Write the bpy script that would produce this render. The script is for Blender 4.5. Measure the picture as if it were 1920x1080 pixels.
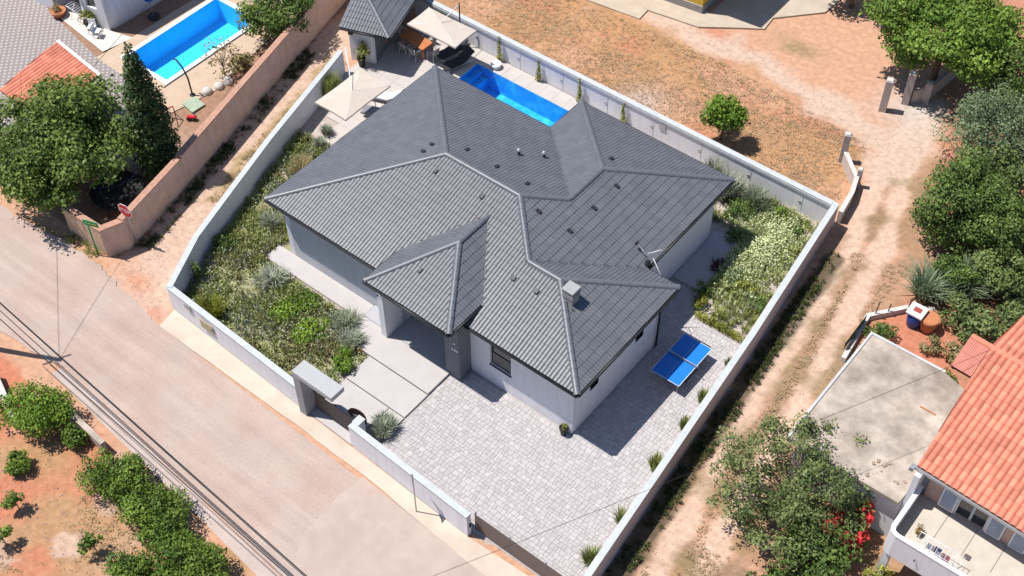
import bpy, math, random
import numpy as np
from mathutils import Matrix, Vector
random.seed(7); rng = np.random.default_rng(7)
for o in list(bpy.data.objects): bpy.data.objects.remove(o)
S = bpy.context.scene; C = S.collection; R = math.radians
# ------------------------------------------------------------------ camera, sky, sun, exposure
YAW, PIT, ROL = -.6793, .8592, -.0066
fw = Vector((math.sin(YAW)*math.cos(PIT), math.cos(YAW)*math.cos(PIT), -math.sin(PIT)))
rt = Vector((math.cos(YAW), -math.sin(YAW), 0)); up = rt.cross(fw)
r2 = rt*math.cos(ROL)+up*math.sin(ROL); u2 = up*math.cos(ROL)-rt*math.sin(ROL)
cam = bpy.data.cameras.new('camera'); co = bpy.data.objects.new('camera', cam); C.objects.link(co)
CAM = Vector((36.5734, -26.5913, 47.9627))
co.matrix_world = Matrix(((r2.x, u2.x, -fw.x, CAM.x), (r2.y, u2.y, -fw.y, CAM.y), (r2.z, u2.z, -fw.z, CAM.z), (0, 0, 0, 1)))
cam.sensor_width = 36; cam.lens = 2432.3/1920*36; cam.clip_end = 2000; S.camera = co
SUN_EL, SUN_TRAVEL = R(65.5), R(26.5)          # travel direction measured from +x towards +y
W = bpy.data.worlds.new('World'); S.world = W; W.use_nodes = True
nt = W.node_tree; bg = nt.nodes['Background']; sk = nt.nodes.new('ShaderNodeTexSky')
sk.sky_type = 'NISHITA'; sk.sun_disc = False; sk.sun_elevation = SUN_EL
sk.sun_rotation = math.atan2(-math.cos(SUN_TRAVEL), -math.sin(SUN_TRAVEL)) % (2*math.pi)
nt.links.new(sk.outputs[0], bg.inputs[0]); sk.ozone_density = 5; sk.dust_density = .6; bg.inputs[1].default_value = .095
sl = bpy.data.lights.new('sun', 'SUN'); so = bpy.data.objects.new('sun', sl); C.objects.link(so)
sl.energy = 5.0; sl.angle = R(.55); sl.color = (1, .955, .895)
sd = Vector((math.cos(SUN_EL)*math.cos(SUN_TRAVEL), math.cos(SUN_EL)*math.sin(SUN_TRAVEL), -math.sin(SUN_EL)))
so.rotation_euler = sd.to_track_quat('-Z', 'Y').to_euler(); so.location = (-20, -10, 60)
S.view_settings.view_transform = 'Standard'; S.view_settings.look = 'None'
S.view_settings.exposure = 0.36; S.view_settings.gamma = 1
# ------------------------------------------------------------------ materials
MATS = {}
def mat(name, col, rough=.8, var=.15, scale=2.5, bump=.15, bscale=30, spec=.3, metal=0, mode=None, col2=None, c2scale=.6, c2lo=.45, c2hi=.62, pvar=.25, trans=0):
    if name in MATS: return MATS[name]
    m = bpy.data.materials.new(name); MATS[name] = m; m.use_nodes = True
    n = m.node_tree.nodes; l = m.node_tree.links; b = n['Principled BSDF']
    b.inputs['Roughness'].default_value = rough; b.inputs['Specular IOR Level'].default_value = spec; b.inputs['Metallic'].default_value = metal
    geo = n.new('ShaderNodeNewGeometry'); pos = geo.outputs['Position']
    def noise(sc, det=5, r=.6):
        t = n.new('ShaderNodeTexNoise'); t.inputs['Scale'].default_value = sc; t.inputs['Detail'].default_value = det; t.inputs['Roughness'].default_value = r
        l.new(pos, t.inputs['Vector']); return t.outputs['Fac']
    def mix(f, a, c, bt='MIX'):
        x = n.new('ShaderNodeMix'); x.data_type = 'RGBA'; x.blend_type = bt
        for s, v in ((x.inputs[0], f), (x.inputs[6], a), (x.inputs[7], c)):
            if isinstance(v, (int, float)): s.default_value = v
            elif isinstance(v, tuple): s.default_value = (*v[:3], 1)
            else: l.new(v, s)
        return x.outputs[2]
    def mrange(v, a, c, d, e):
        x = n.new('ShaderNodeMapRange'); l.new(v, x.inputs[0])
        for i, q in enumerate((a, c, d, e)): x.inputs[i+1].default_value = q
        return x.outputs[0]
    base = tuple(col)
    stk = None
    if name in ('white_render', 'bounce_pink_render', 'pale_coping', 'shade_joint_render', 'pink_rubble_render', 'anthracite_render', 'portal_grey'):
        mp = n.new('ShaderNodeMapping'); mp.inputs['Scale'].default_value = (5, 5, .5); l.new(pos, mp.inputs[0]); tn = n.new('ShaderNodeTexNoise'); tn.inputs['Scale'].default_value = 1; tn.inputs['Detail'].default_value = 6; l.new(mp.outputs[0], tn.inputs['Vector']); stk = mrange(tn.outputs['Fac'], .45, .8, 1, .88)
    if mode == 'attr':
        at = n.new('ShaderNodeAttribute'); at.attribute_name = 'Col'; base = at.outputs['Color']
    elif mode == 'tint':
        at = n.new('ShaderNodeAttribute'); at.attribute_name = 'tint'; base = mix(at.outputs['Fac'], tuple(col), tuple(col2))
    elif col2: base = mix(mrange(noise(c2scale), c2lo, c2hi, 0, 1), tuple(col), tuple(col2))
    v = mrange(noise(scale), .25, .75, 1-var, 1+var)
    if mode == 'piece':
        oi = n.new('ShaderNodeObjectInfo'); p = mrange(oi.outputs['Random'], 0, 1, 1-pvar, 1+pvar)
    elif mode == 'stuffpiece':
        at = n.new('ShaderNodeAttribute'); at.attribute_name = 'tint'; p = mrange(at.outputs['Fac'], 0, 1, 1-pvar, 1+pvar)
    else: p = None
    if p is not None:
        mm = n.new('ShaderNodeMath'); mm.operation = 'MULTIPLY'; l.new(v, mm.inputs[0]); l.new(p, mm.inputs[1]); v = mm.outputs[0]
    if stk is not None:
        mm = n.new('ShaderNodeMath'); mm.operation = 'MULTIPLY'; l.new(v, mm.inputs[0]); l.new(stk, mm.inputs[1]); v = mm.outputs[0]
    cc = n.new('ShaderNodeCombineColor')
    for i in range(3): l.new(v, cc.inputs[i])
    fin = mix(1., base, cc.outputs[0], 'MULTIPLY')
    l.new(fin, b.inputs['Base Color'])
    if bump:
        bn = n.new('ShaderNodeBump'); bn.inputs['Strength'].default_value = bump; bn.inputs['Distance'].default_value = .03
        l.new(noise(bscale, 6), bn.inputs['Height']); l.new(bn.outputs[0], b.inputs['Normal'])
    if trans:
        tr = n.new('ShaderNodeBsdfTranslucent'); l.new(fin, tr.inputs[0]); ms = n.new('ShaderNodeMixShader'); ms.inputs[0].default_value = trans
        l.new(b.outputs[0], ms.inputs[1]); l.new(tr.outputs[0], ms.inputs[2]); l.new(ms.outputs[0], n['Material Output'].inputs[0])
    return m
def leafmat(name, a, c, tr=.28): return mat(name, a, rough=.55, var=.25, scale=1.2, bump=0, mode='tint', col2=c, trans=tr, spec=.25)
def water_mat():
    m = bpy.data.materials.new('pool_water'); m.use_nodes = True; n = m.node_tree.nodes; l = m.node_tree.links; n.remove(n['Principled BSDF'])
    t = n.new('ShaderNodeBsdfTransparent'); t.inputs[0].default_value = (.72, .93, 1, 1)
    g = n.new('ShaderNodeBsdfGlossy'); g.inputs['Roughness'].default_value = .03
    f = n.new('ShaderNodeFresnel'); f.inputs[0].default_value = 1.33
    ns = n.new('ShaderNodeTexNoise'); ns.inputs['Scale'].default_value = 5; ns.inputs['Detail'].default_value = 3
    ge = n.new('ShaderNodeNewGeometry'); l.new(ge.outputs['Position'], ns.inputs['Vector'])
    b = n.new('ShaderNodeBump'); b.inputs['Strength'].default_value = .35; b.inputs['Distance'].default_value = .08; l.new(ns.outputs[0], b.inputs['Height'])
    l.new(b.outputs[0], g.inputs['Normal']); x = n.new('ShaderNodeMixShader'); l.new(f.outputs[0], x.inputs[0]); l.new(t.outputs[0], x.inputs[1]); l.new(g.outputs[0], x.inputs[2])
    l.new(x.outputs[0], n['Material Output'].inputs[0]); return m
WATER = water_mat()
white = mat('white_render', (.68, .67, .69), .85, .05, 1.2, .08, 60)
shade_joint_render = mat('shade_joint_render', (.46, .47, .5), .85, .06, 1.5, .08, 60)  # grey holding the shade of left facade and coping band; also panel joints
anth = mat('anthracite_render', (.16, .165, .18), .75, .08, 2, .1, 50)
coping_m = mat('pale_coping', (.44, .46, .47), .7, .08, 3, .08, 40)
dark = mat('dark_metal', (.025, .026, .03), .45, .1, 5, 0)
steel = mat('grey_steel', (.42, .43, .45), .4, .08, 5, 0, metal=.6)
whitem = mat('white_metal', (.75, .75, .76), .5, .04, 5, 0)
glass = mat('dark_glass', (.03, .035, .04), .08, .1, 2, 0, spec=.7)
TC = (.104, .109, .122)
tile_p = mat('roof_tile_piece', TC, .40, .09, 1.4, .04, 60, spec=.6, mode='piece', pvar=.08)
tile_s = mat('roof_tile_rest', TC, .40, .09, 1.4, .04, 60, spec=.6, mode='stuffpiece', pvar=.08)
RC = (.56, .20, .13)
rtile_p = mat('terracotta_piece', RC, .75, .14, 1.5, .2, 40, mode='piece', pvar=.19)
rtile_s = mat('terracotta_rest', RC, .75, .14, 1.5, .2, 40, mode='stuffpiece', pvar=.19)
underlay = mat('roof_underlay', (.03, .03, .033), .8)
runder = mat('terracotta_underlay', (.2, .07, .04), .9)
PC = (.40, .378, .378)
paver_p = mat('paver_piece', PC, .85, .12, 5, .25, 50, mode='piece', pvar=.09)
paver_s = mat('paver_rest', PC, .85, .12, 5, .25, 50, mode='stuffpiece', pvar=.09)
joint = mat('paver_joint', (.34, .315, .305), .95, .2, 8, .3)
concrete = mat('pale_concrete', (.42, .395, .385), .85, .06, 1.3, .1, 50)
patio_m = mat('patio_slabs', (.43, .395, .37), .8, .08, 1.5, .1, 50)
strip_m = mat('ochre_concrete', (.50, .42, .345), .9, .08, .9, .25, 25, col2=(.46, .37, .30), c2scale=.5)
wood = mat('orange_wood', (.45, .17, .065), .5, .2, 9, .1, 40)
slat_m = mat('brown_slat', (.15, .115, .10), .6, .12, 8, .1, 40)
canvas = mat('cream_canvas', (.56, .49, .42), .9, .05, 2, .1, 90, trans=.18)
soil = mat('red_soil', (.34, .15, .09), .95, .25, 3, .5, 14)
bark = mat('bark', (.16, .12, .09), .95, .3, 8, .6, 25)
terra = mat('terracotta_pot', (.42, .17, .08), .8, .12, 6, .1)
blackp = mat('black_plastic', (.02, .02, .022), .5, .1, 5, 0)
bluep = mat('blue_plastic', (.01, .06, .28), .4, .1, 5, 0)
pinkwall = mat('pink_rubble_render', (.50, .37, .31), .95, .16, 1.6, .5, 22, col2=(.52, .38, .28), c2scale=.7)
pinkcap = mat('pink_brick_cap', (.4, .23, .17), .9, .2, 5, .3)
oldconc = mat('weathered_concrete', (.25, .205, .17), .95, .3, 1.6, .4, 16, col2=(.42, .36, .305), c2scale=.55, c2lo=.38, c2hi=.66)
rockm = mat('pale_stone', (.5, .47, .44), .9, .2, 6, .5, 12)
gravel = mat('pale_gravel', (.46, .40, .36), .95, .25, 14, .8, 45)
# ------------------------------------------------------------------ helpers
def tag(o, label=None, cat=None, group=None, kind=None):
    if label: o['label'] = label
    if cat: o['category'] = cat
    if group: o['group'] = group
    if kind: o['kind'] = kind
    return o
def link(o, parent=None):
    C.objects.link(o)
    if parent is not None: o.parent = parent
    return o
def thing(name, label, cat, loc=(0, 0, 0), rz=0, group=None):
    o = bpy.data.objects.new(name, None); o.empty_display_size = .2; C.objects.link(o); o.location = loc; o.rotation_euler = (0, 0, rz)
    return tag(o, label, cat, group)
class MB:
    def __init__(s): s.v = []; s.f = []; s.sm = []
    def add(s, vs, fs, smooth=False):
        k = len(s.v); s.v += [tuple(p) for p in vs]
        for f in fs: s.f.append(tuple(i+k for i in f)); s.sm.append(smooth)
        return s
    def box(s, x0, x1, y0, y1, z0, z1, ch=0):
        if ch:
            c = ch; B = [(x0, y0), (x1, y0), (x1, y1), (x0, y1)]; T = [(x0+c, y0+c), (x1-c, y0+c), (x1-c, y1-c), (x0+c, y1-c)]
            vs = [(*p, z0) for p in B]+[(*p, z1-c) for p in B]+[(*p, z1) for p in T]
            fs = [(3, 2, 1, 0), (8, 9, 10, 11)]
            for i in range(4):
                j = (i+1) % 4; fs += [(i, j, j+4, i+4), (i+4, j+4, j+8, i+8)]
            return s.add(vs, fs)
        return s.prism([(x0, y0), (x1, y0), (x1, y1), (x0, y1)], z0, z1)
    def prism(s, poly, z0, z1):
        n = len(poly); a = sum(poly[i][0]*poly[(i+1) % n][1]-poly[(i+1) % n][0]*poly[i][1] for i in range(n))
        if a < 0: poly = poly[::-1]
        vs = [(x, y, z0) for x, y in poly]+[(x, y, z1) for x, y in poly]
        return s.add(vs, [tuple(range(n))[::-1], tuple(range(n, 2*n))]+[(i, (i+1) % n, (i+1) % n+n, i+n) for i in range(n)])
    def tube(s, pts, r, seg=6, cap=True):
        pts = [Vector(p) for p in pts]; n = len(pts); rs = r if isinstance(r, (list, tuple)) else [r]*n
        k = len(s.v); a = None
        for i, p in enumerate(pts):
            d = (pts[min(i+1, n-1)]-pts[max(i-1, 0)]).normalized()
            if a is None: a = d.orthogonal().normalized()
            else: a = (a-d*a.dot(d)).normalized() if (a-d*a.dot(d)).length > 1e-5 else d.orthogonal().normalized()
            b = d.cross(a)
            for q in range(seg):
                t = 2*math.pi*q/seg; s.v.append(tuple(p+(a*math.cos(t)+b*math.sin(t))*rs[i]))
        for i in range(n-1):
            for q in range(seg):
                s.f.append((k+i*seg+q, k+i*seg+(q+1) % seg, k+(i+1)*seg+(q+1) % seg, k+(i+1)*seg+q)); s.sm.append(True)
        if cap:
            s.f.append(tuple(k+q for q in range(seg))[::-1]); s.sm.append(False)
            s.f.append(tuple(k+(n-1)*seg+q for q in range(seg))); s.sm.append(False)
        return s
    def lathe(s, prof, cx=0, cy=0, seg=14):
        k = len(s.v)
        for r, z in prof:
            for q in range(seg): t = 2*math.pi*q/seg; s.v.append((cx+r*math.cos(t), cy+r*math.sin(t), z))
        for i in range(len(prof)-1):
            for q in range(seg): s.f.append((k+i*seg+q, k+i*seg+(q+1) % seg, k+(i+1)*seg+(q+1) % seg, k+(i+1)*seg+q)); s.sm.append(True)
        return s
    def build(s, name, m, parent=None, loc=None, rz=0, label=None):
        me = bpy.data.meshes.new(name); me.from_pydata(s.v, [], s.f); me.materials.append(m)
        me.polygons.foreach_set('use_smooth', s.sm); me.update()
        o = link(bpy.data.objects.new(name, me), parent)
        if loc: o.location = loc
        if rz: o.rotation_euler = (0, 0, rz)
        if label: o['label'] = label
        return o
def copy_tree(o, parent=None):
    c = link(o.copy(), parent)
    for ch in list(o.children): copy_tree(ch, c)
    return c
def np_mesh(name, V, Q, m, parent=None, tint=None, smooth=False, col=None):
    """V (n,3), Q (k,4) quads."""
    me = bpy.data.meshes.new(name); k, w = Q.shape
    me.vertices.add(len(V)); me.vertices.foreach_set('co', np.ascontiguousarray(V, np.float32).ravel())
    me.loops.add(k*w); me.loops.foreach_set('vertex_index', np.ascontiguousarray(Q, np.int32).ravel())
    me.polygons.add(k); me.polygons.foreach_set('loop_start', np.arange(0, k*w, w, dtype=np.int32))
    if smooth: me.polygons.foreach_set('use_smooth', np.ones(k, bool))
    me.materials.append(m)
    if tint is not None:
        a = me.attributes.new('tint', 'FLOAT', 'FACE'); a.data.foreach_set('value', np.ascontiguousarray(tint, np.float32))
    if col is not None:
        a = me.attributes.new('Col', 'FLOAT_COLOR', 'POINT'); a.data.foreach_set('color', np.ascontiguousarray(np.c_[col, np.ones(len(col))], np.float32).ravel())
    me.update(); me.validate()
    return link(bpy.data.objects.new(name, me), parent)
def inpoly(px, py, poly):
    px = np.asarray(px, float); py = np.asarray(py, float); r = np.zeros(px.shape, bool); n = len(poly)
    for i in range(n):
        x0, y0 = poly[i]; x1, y1 = poly[(i+1) % n]
        if y0 == y1: continue
        r ^= ((y0 > py) != (y1 > py)) & (px < (x1-x0)*(py-y0)/(y1-y0)+x0)
    return r
def vnoise(x, y, sc, seed):
    g = np.random.default_rng(seed).random((97, 97)); X = (np.asarray(x)/sc) % 96; Y = (np.asarray(y)/sc) % 96
    i = X.astype(int); j = Y.astype(int); fx = X-i; fy = Y-j; fx = fx*fx*(3-2*fx); fy = fy*fy*(3-2*fy)
    return (g[i, j]*(1-fx)+g[i+1, j]*fx)*(1-fy)+(g[i, j+1]*(1-fx)+g[i+1, j+1]*fx)*fy
def fbm(x, y, sc, seed): return .5*vnoise(x, y, sc, seed)+.28*vnoise(x, y, sc*.47, seed+1)+.14*vnoise(x, y, sc*.21, seed+2)+.08*vnoise(x, y, sc*.1, seed+3)
def dline(x, y, pts):
    d = np.full(np.shape(x), 1e9)
    for (x0, y0), (x1, y1) in zip(pts, pts[1:]):
        L = (x1-x0)**2+(y1-y0)**2; t = np.clip(((x-x0)*(x1-x0)+(y-y0)*(y1-y0))/L, 0, 1); d = np.minimum(d, np.hypot(x-x0-t*(x1-x0), y-y0-t*(y1-y0)))
    return d
def sst(a, b, v): t = np.clip((v-a)/(b-a), 0, 1); return t*t*(3-2*t)
# ------------------------------------------------------------------ ground
POOLS = [(-1.55, 7.2, 15.35, 17.6), (-17.85, -14.45, 5.55, 12.5)]
PLOT = [(-1.3, -5.6), (-2.8, -2.5), (-3.9, .9), (-5.1, 4.7), (-7.1, 12.2), (-6.3, 18.9), (20.7, 18.9), (21.9, 9.4), (23.2, -5.4), (17.7, -6.1)]
def ground():
    st = .22; xs = np.arange(-34, 48, st); ys = np.arange(-26, 52, st); X, Y = np.meshgrid(xs, ys, indexing='ij'); x = X.ravel(); y = Y.ravel()
    n1 = fbm(x, y, 5, 1); n2 = fbm(x, y, 1.6, 11); n3 = fbm(x, y, 9, 21); jx = x+(n2-.5)*1.6; jy = y+(vnoise(x, y, 1.1, 31)-.5)*1.4
    red = np.array((.40, .165, .10)); dry = np.array((.29, .17, .088)); pale = np.array((.47, .345, .27)); grn = np.array((.15, .14, .06)); brown = np.array((.235, .155, .10)); peach = np.array((.45, .26, .17))
    col = np.tile(peach, (len(x), 1))
    def blend(c, w):
        nonlocal col; w = np.clip(w, 0, 1)[:, None]; col = col*(1-w)+c*w
    # field behind the back wall
    fld = sst(-.4, .4, jy-19.3)*sst(0, 1.5, 27.6-jy)
    fm = fld*sst(-.5, 1.2, 20.2-jx)
    blend(dry*np.array((1.28, 1.22, 1.2)), fm*(.55+.45*sst(.3, .55, n1))); blend(peach, fm*sst(.5, .34, n1)*.45); blend(red, fm*sst(.60, .72, fbm(x, y, 4, 41))*.55); blend(brown, fm*sst(.5, .65, n2)*.3)
    blend(red, np.exp(-((x-11.5)**2/9+(y-25.2)**2/1.6))*.75*sst(.35, .6, n2)); blend(red, np.exp(-((x-16.5)**2/6+(y-25.6)**2/1.2))*.7*sst(.35, .6, n2))
    blend(np.array((.40, .35, .31)), np.exp(-((x-7.6)**2/1.6+(y-20.9)**2/1.3))*.7)
    # dirt track across the field to the right lane
    t = dline(jx, jy, [(3.5, 27.6), (7, 27.5), (10.5, 28), (13.5, 27.3), (16.5, 26.9), (19.5, 26.2), (20.8, 25)]); blend(pale, sst(1.5, .3, t)*.95)
    blend(grn, np.exp(-((x-11.8)**2/3.2+(y-30.2)**2/.7))*.6*sst(.3, .55, n2)); blend(red, np.exp(-((x-7.4)**2/1.6+(y-28.6)**2/.25))*.7)
    # right lane
    lane = sst(-.3, .5, jx-(21.6+(19-jy)*.073))*sst(27.5, 26, jy)
    blend(brown, lane*.9*sst(.2, .5, n2)); blend(dry, lane*sst(.4, .65, n1)*.6); blend(peach, lane*sst(.5, .7, n3)*.4)
    TL = [(20.2, 30), (20.46, 27.57), (21.07, 22.83), (22.21, 17.95), (22.96, 11.99), (23.35, 7.52), (23.98, 2.55), (24.83, -2.37), (25.6, -7)]
    TR = [(21.0, 30), (21.3, 27.16), (22.16, 23.69), (23.32, 19.76), (24.25, 14.27), (24.82, 10.24), (25.21, 6.75), (25.8, 2), (26.6, -3)]
    for T in (TL, TR): blend(pale*np.array((1.08, 1.03, 1.0)), sst(.62, .3, dline(x, y, T)+(n2-.5)*.7+(vnoise(x, y, .5, 91)-.5)*.25)*.95)
    blend(pale, sst(1.6, .3, dline(jx, jy, [(21.2, 24), (20.9, 29), (20.2, 33)]))); blend(grn, lane*sst(.58, .72, n2)*.4)
    blend(np.array((.42, .39, .36)), np.exp(-((x-19.6)**2/3+(y-29.6)**2/4))*.7); blend(np.array((.06, .05, .03)), sst(.62, .45, dline(x, y, [(22.0, 17), (22.45, 9.2), (23.9, -6)])+(n2-.5)*.3)*.8)  # last blend paints the right wall's wider shadow onto the weedy verge
    # far right, under the olive trees: red soil
    ro = sst(0, 1, jx-(25.4+(20-jy)*.05*(jy < 20)-np.where(jy > 20, (jy-20)*.45, 0))); blend(red*.9, ro*.7*sst(9, 11.5, jy)); blend(red*np.array((1.05, 1, 1)), sst(.4, -.4, np.hypot(x-27.4, y-14.4)-2.2)*.9)
    # left lane between the two walls
    ll = [(-10.2, 14), (-9.0, 11), (-7.3, 5.5), (-5.6, 1), (-4.2, -2.5), (-3.2, -5.8)]; w = dline(jx, jy, ll)
    blend(pale*np.array((.96, .92, .9)), sst(2.6, 1.4, w)); gl = [(-8.4, 13), (-7.85, 11.3), (-7.5, 9.25), (-6.7, 5.97), (-5.95, 2.86), (-5.2, .6)]
    blend(np.array((.27, .2, .09)), sst(.5, .1, dline(jx+(n2-.5)*.3, jy, gl))*.85*sst(.25, .5, n2)); blend(red*np.array((1.1, 1.1, 1.)), np.exp(-((x+4.0)**2/1.1+(y+5.5)**2/.35))*.75)
    blend(pale*1.05, np.exp(-((x+2.8)**2/.8+(y+4.6)**2/1.2))*.7); blend(red, np.exp(-((x+1.9)**2/.25+(y+6.3)**2/.15))*.7)
    # neighbour's garden top left: brown soil
    nb = inpoly(x, y, [(-40, -5.4), (-6.3, -5.3), (-6, -4), (-11, 15.5), (-13, 60), (-40, 60)]); blend(np.array((.25, .15, .1)), nb*.9); blend(np.array((.5, .4, .33)), nb*np.exp(-((x+11.5)**2/4+(y-1)**2/3)))
    blend(np.array((.15, .14, .05)), np.exp(-((x+9.5)**2/6+(y+6.1)**2/.15))*.7)
    # red garden bottom left
    bl = sst(.2, -.2, jy+12.95); blend(np.array((.42, .155, .09)), bl*.95); blend(dry*np.array((1.15, 1.25, 1.3)), bl*sst(.45, .66, n1)*.85); blend(pale*.92, bl*sst(.58, .72, fbm(x, y, 2.4, 61))*.75)
    blend(dry*1.25, np.exp(-((x-.8)**2/6+(y+14.8)**2/1.6))*.7); blend(grn*1.3, np.exp(-((x-.5)**2/1+(y+14.6)**2/1))*.3)
    blend(pale*.95, np.exp(-((x-8.2)**2/2.5+(y+15.8)**2/1.6))*.7*sst(.4, .6, n2)); blend(pale, inpoly(x, y, [(4.0, -16.9), (5.0, -16.2), (5.8, -17.1), (4.8, -17.8)])*.7)
    # garden plot gravel
    pl = inpoly(x, y, PLOT); blend(np.array((.38, .33, .30)), pl); blend(np.array((.24, .235, .12)), pl*(x < 8)*(y < 7)*sst(.3, .5, fbm(x, y, 1.6, 95))*.9)
    z = (fbm(x, y, 1.3, 71)-.5)*.05-.035; z = np.where(pl, -.03, z)
    V = np.c_[x, y, z]; nx, ny = X.shape; i = np.arange(nx-1)[:, None]*ny+np.arange(ny-1)[None]; i = i.ravel(); Q = np.c_[i, i+ny, i+ny+1, i+1]
    cx = x[i]+st/2; cy = y[i]+st/2; keep = np.ones(len(Q), bool)
    for a, b, c, d in POOLS: keep &= ~((cx > a-.3) & (cx < b+.3) & (cy > c-.3) & (cy < d+.3))
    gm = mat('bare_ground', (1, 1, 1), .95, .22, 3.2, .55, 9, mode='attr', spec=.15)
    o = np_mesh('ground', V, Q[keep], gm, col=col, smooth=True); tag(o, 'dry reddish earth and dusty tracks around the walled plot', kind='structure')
    b = MB().add([(-900, -900, 0), (900, -900, 0), (900, 900, 0), (-900, 900, 0)], [(0, 1, 2, 3)])
    # outer terrain as a frame around the detailed sheet
    o2 = MB(); I = (-33.9, 47.7, -25.9, 51.6); Z = -.06
    for x0, x1, y0, y1 in ((-900, I[0], -900, 900), (I[1], 900, -900, 900), (I[0], I[1], -900, I[2]), (I[0], I[1], I[3], 900)):
        o2.add([(x0, y0, Z), (x1, y0, Z), (x1, y1, Z), (x0, y1, Z)], [(0, 1, 2, 3)])
    tag(o2.build('terrain', mat('far_ground', (.36, .22, .14), .95, .3, .2, .3, 2)), 'far dry reddish terrain', kind='structure')
ground()
def sheet(name, poly, z, m, label=None, parent=None, kind='structure'):
    o = MB().add([(x, y, z) for x, y in poly], [tuple(range(len(poly)))]).build(name, m, parent)
    a = sum(poly[i][0]*poly[(i+1) % len(poly)][1]-poly[(i+1) % len(poly)][0]*poly[i][1] for i in range(len(poly)))
    if a < 0: o.data.flip_normals()
    return tag(o, label, kind=kind)
# road: pinkish worn asphalt
def road_mat():
    m = mat('dusty_asphalt', (.40, .295, .25), .9, .07, .7, .25, 40, col2=(.405, .325, .28), c2scale=.28, c2lo=.42, c2hi=.6); n = m.node_tree.nodes; l = m.node_tree.links
    b = n['Principled BSDF']; src = b.inputs['Base Color'].links[0].from_socket
    t = n.new('ShaderNodeTexNoise'); t.inputs['Scale'].default_value = 60; t.inputs['Detail'].default_value = 4; g = n.new('ShaderNodeNewGeometry'); l.new(g.outputs['Position'], t.inputs['Vector'])
    r = n.new('ShaderNodeMapRange'); l.new(t.outputs[0], r.inputs[0]); r.inputs[1].default_value = .3; r.inputs[2].default_value = .7; r.inputs[3].default_value = .88; r.inputs[4].default_value = 1.1
    t2 = n.new('ShaderNodeTexVoronoi'); t2.feature = 'DISTANCE_TO_EDGE'; t2.inputs['Scale'].default_value = .16; l.new(g.outputs['Position'], t2.inputs['Vector'])
    r2_ = n.new('ShaderNodeMapRange'); l.new(t2.outputs['Distance'], r2_.inputs[0]); r2_.inputs[1].default_value = .002; r2_.inputs[2].default_value = .009; r2_.inputs[3].default_value = .985; r2_.inputs[4].default_value = 1
    mu = n.new('ShaderNodeMath'); mu.operation = 'MULTIPLY'; l.new(r.outputs[0], mu.inputs[0]); l.new(r2_.outputs[0], mu.inputs[1])
    mp = n.new('ShaderNodeMapping'); mp.inputs['Scale'].default_value = (.12, 1.6, 1); mp.inputs['Rotation'].default_value = (0, 0, R(2)); l.new(g.outputs['Position'], mp.inputs[0]); t3 = n.new('ShaderNodeTexNoise'); t3.inputs['Scale'].default_value = 1; t3.inputs['Detail'].default_value = 7; t3.inputs['Roughness'].default_value = .65; l.new(mp.outputs[0], t3.inputs['Vector'])
    r3 = n.new('ShaderNodeMapRange'); l.new(t3.outputs[0], r3.inputs[0]); r3.inputs[1].default_value = .3; r3.inputs[2].default_value = .7; r3.inputs[3].default_value = .86; r3.inputs[4].default_value = 1.09
    t4 = n.new('ShaderNodeTexNoise'); t4.inputs['Scale'].default_value = 11; t4.inputs['Detail'].default_value = 5; t4.inputs['Roughness'].default_value = .75; l.new(g.outputs['Position'], t4.inputs['Vector']); r4 = n.new('ShaderNodeMapRange'); l.new(t4.outputs[0], r4.inputs[0]); r4.inputs[1].default_value = .3; r4.inputs[2].default_value = .7; r4.inputs[3].default_value = .86; r4.inputs[4].default_value = 1.1
    for q in (r3, r4):
        m2 = n.new('ShaderNodeMath'); m2.operation = 'MULTIPLY'; l.new(mu.outputs[0], m2.inputs[0]); l.new(q.outputs[0], m2.inputs[1]); mu = m2
    vm = n.new('ShaderNodeVectorMath'); vm.operation = 'SCALE'; l.new(src, vm.inputs[0]); l.new(mu.outputs[0], vm.inputs['Scale']); l.new(vm.outputs[0], b.inputs['Base Color']); return m
ROAD = road_mat()
def wob(pts, amp=.06, n=10, seed=3):
    r = random.Random(seed); out = []
    for (x0, y0), (x1, y1) in zip(pts, pts[1:]):
        for i in range(n): t = i/n; out.append((x0+(x1-x0)*t+r.uniform(-amp, amp), y0+(y1-y0)*t+r.uniform(-amp, amp)))
    return out+[pts[-1]]
top = wob([(-34, -8.2), (-20, -7.0), (-13.7, -6.5), (-9.2, -6.05), (-6.5, -5.95), (-5.2, -6.2), (-3.0, -6.45), (-1.2, -6.72)], .1, 8)+[(23.6, -7.35), (30, -8.2), (48, -9)]
bot = [(48, -14.6), (12.4, -12.45), (8.5, -12.1), (2.65, -11.52)]+wob([(2.6, -11.5), (-2.65, -11.2), (-6.8, -11.7), (-20, -13), (-34, -14)], .08, 8)
sheet('road', top+bot, .006, ROAD, 'dusty pinkish asphalt street in front of the villa')
sheet('road_repair', wob([(12.3, -6.9), (12.1, -8.2), (12.25, -10.8), (13.4, -12.3), (40, -13.9), (40, -8.7), (23.6, -7.45)], .03, 4), .010, mat('asphalt_patch', (.405, .325, .282), .9, .10, 1.2, .25, 40, col2=(.375, .295, .257), c2scale=.4), 'paler resurfaced length of street')
sheet('footpath', [(-2.7, -11.24), (2.65, -11.56), (8.5, -12.14), (12.4, -12.5), (48, -14.7), (48, -15.3), (12.1, -13.1), (8.3, -12.72), (2.7, -12.25), (-2.8, -11.75)], .05, mat('footpath_concrete', (.41, .335, .295), .9, .12, 1, .2, 30), 'narrow dusty concrete footpath along the red garden')
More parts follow.
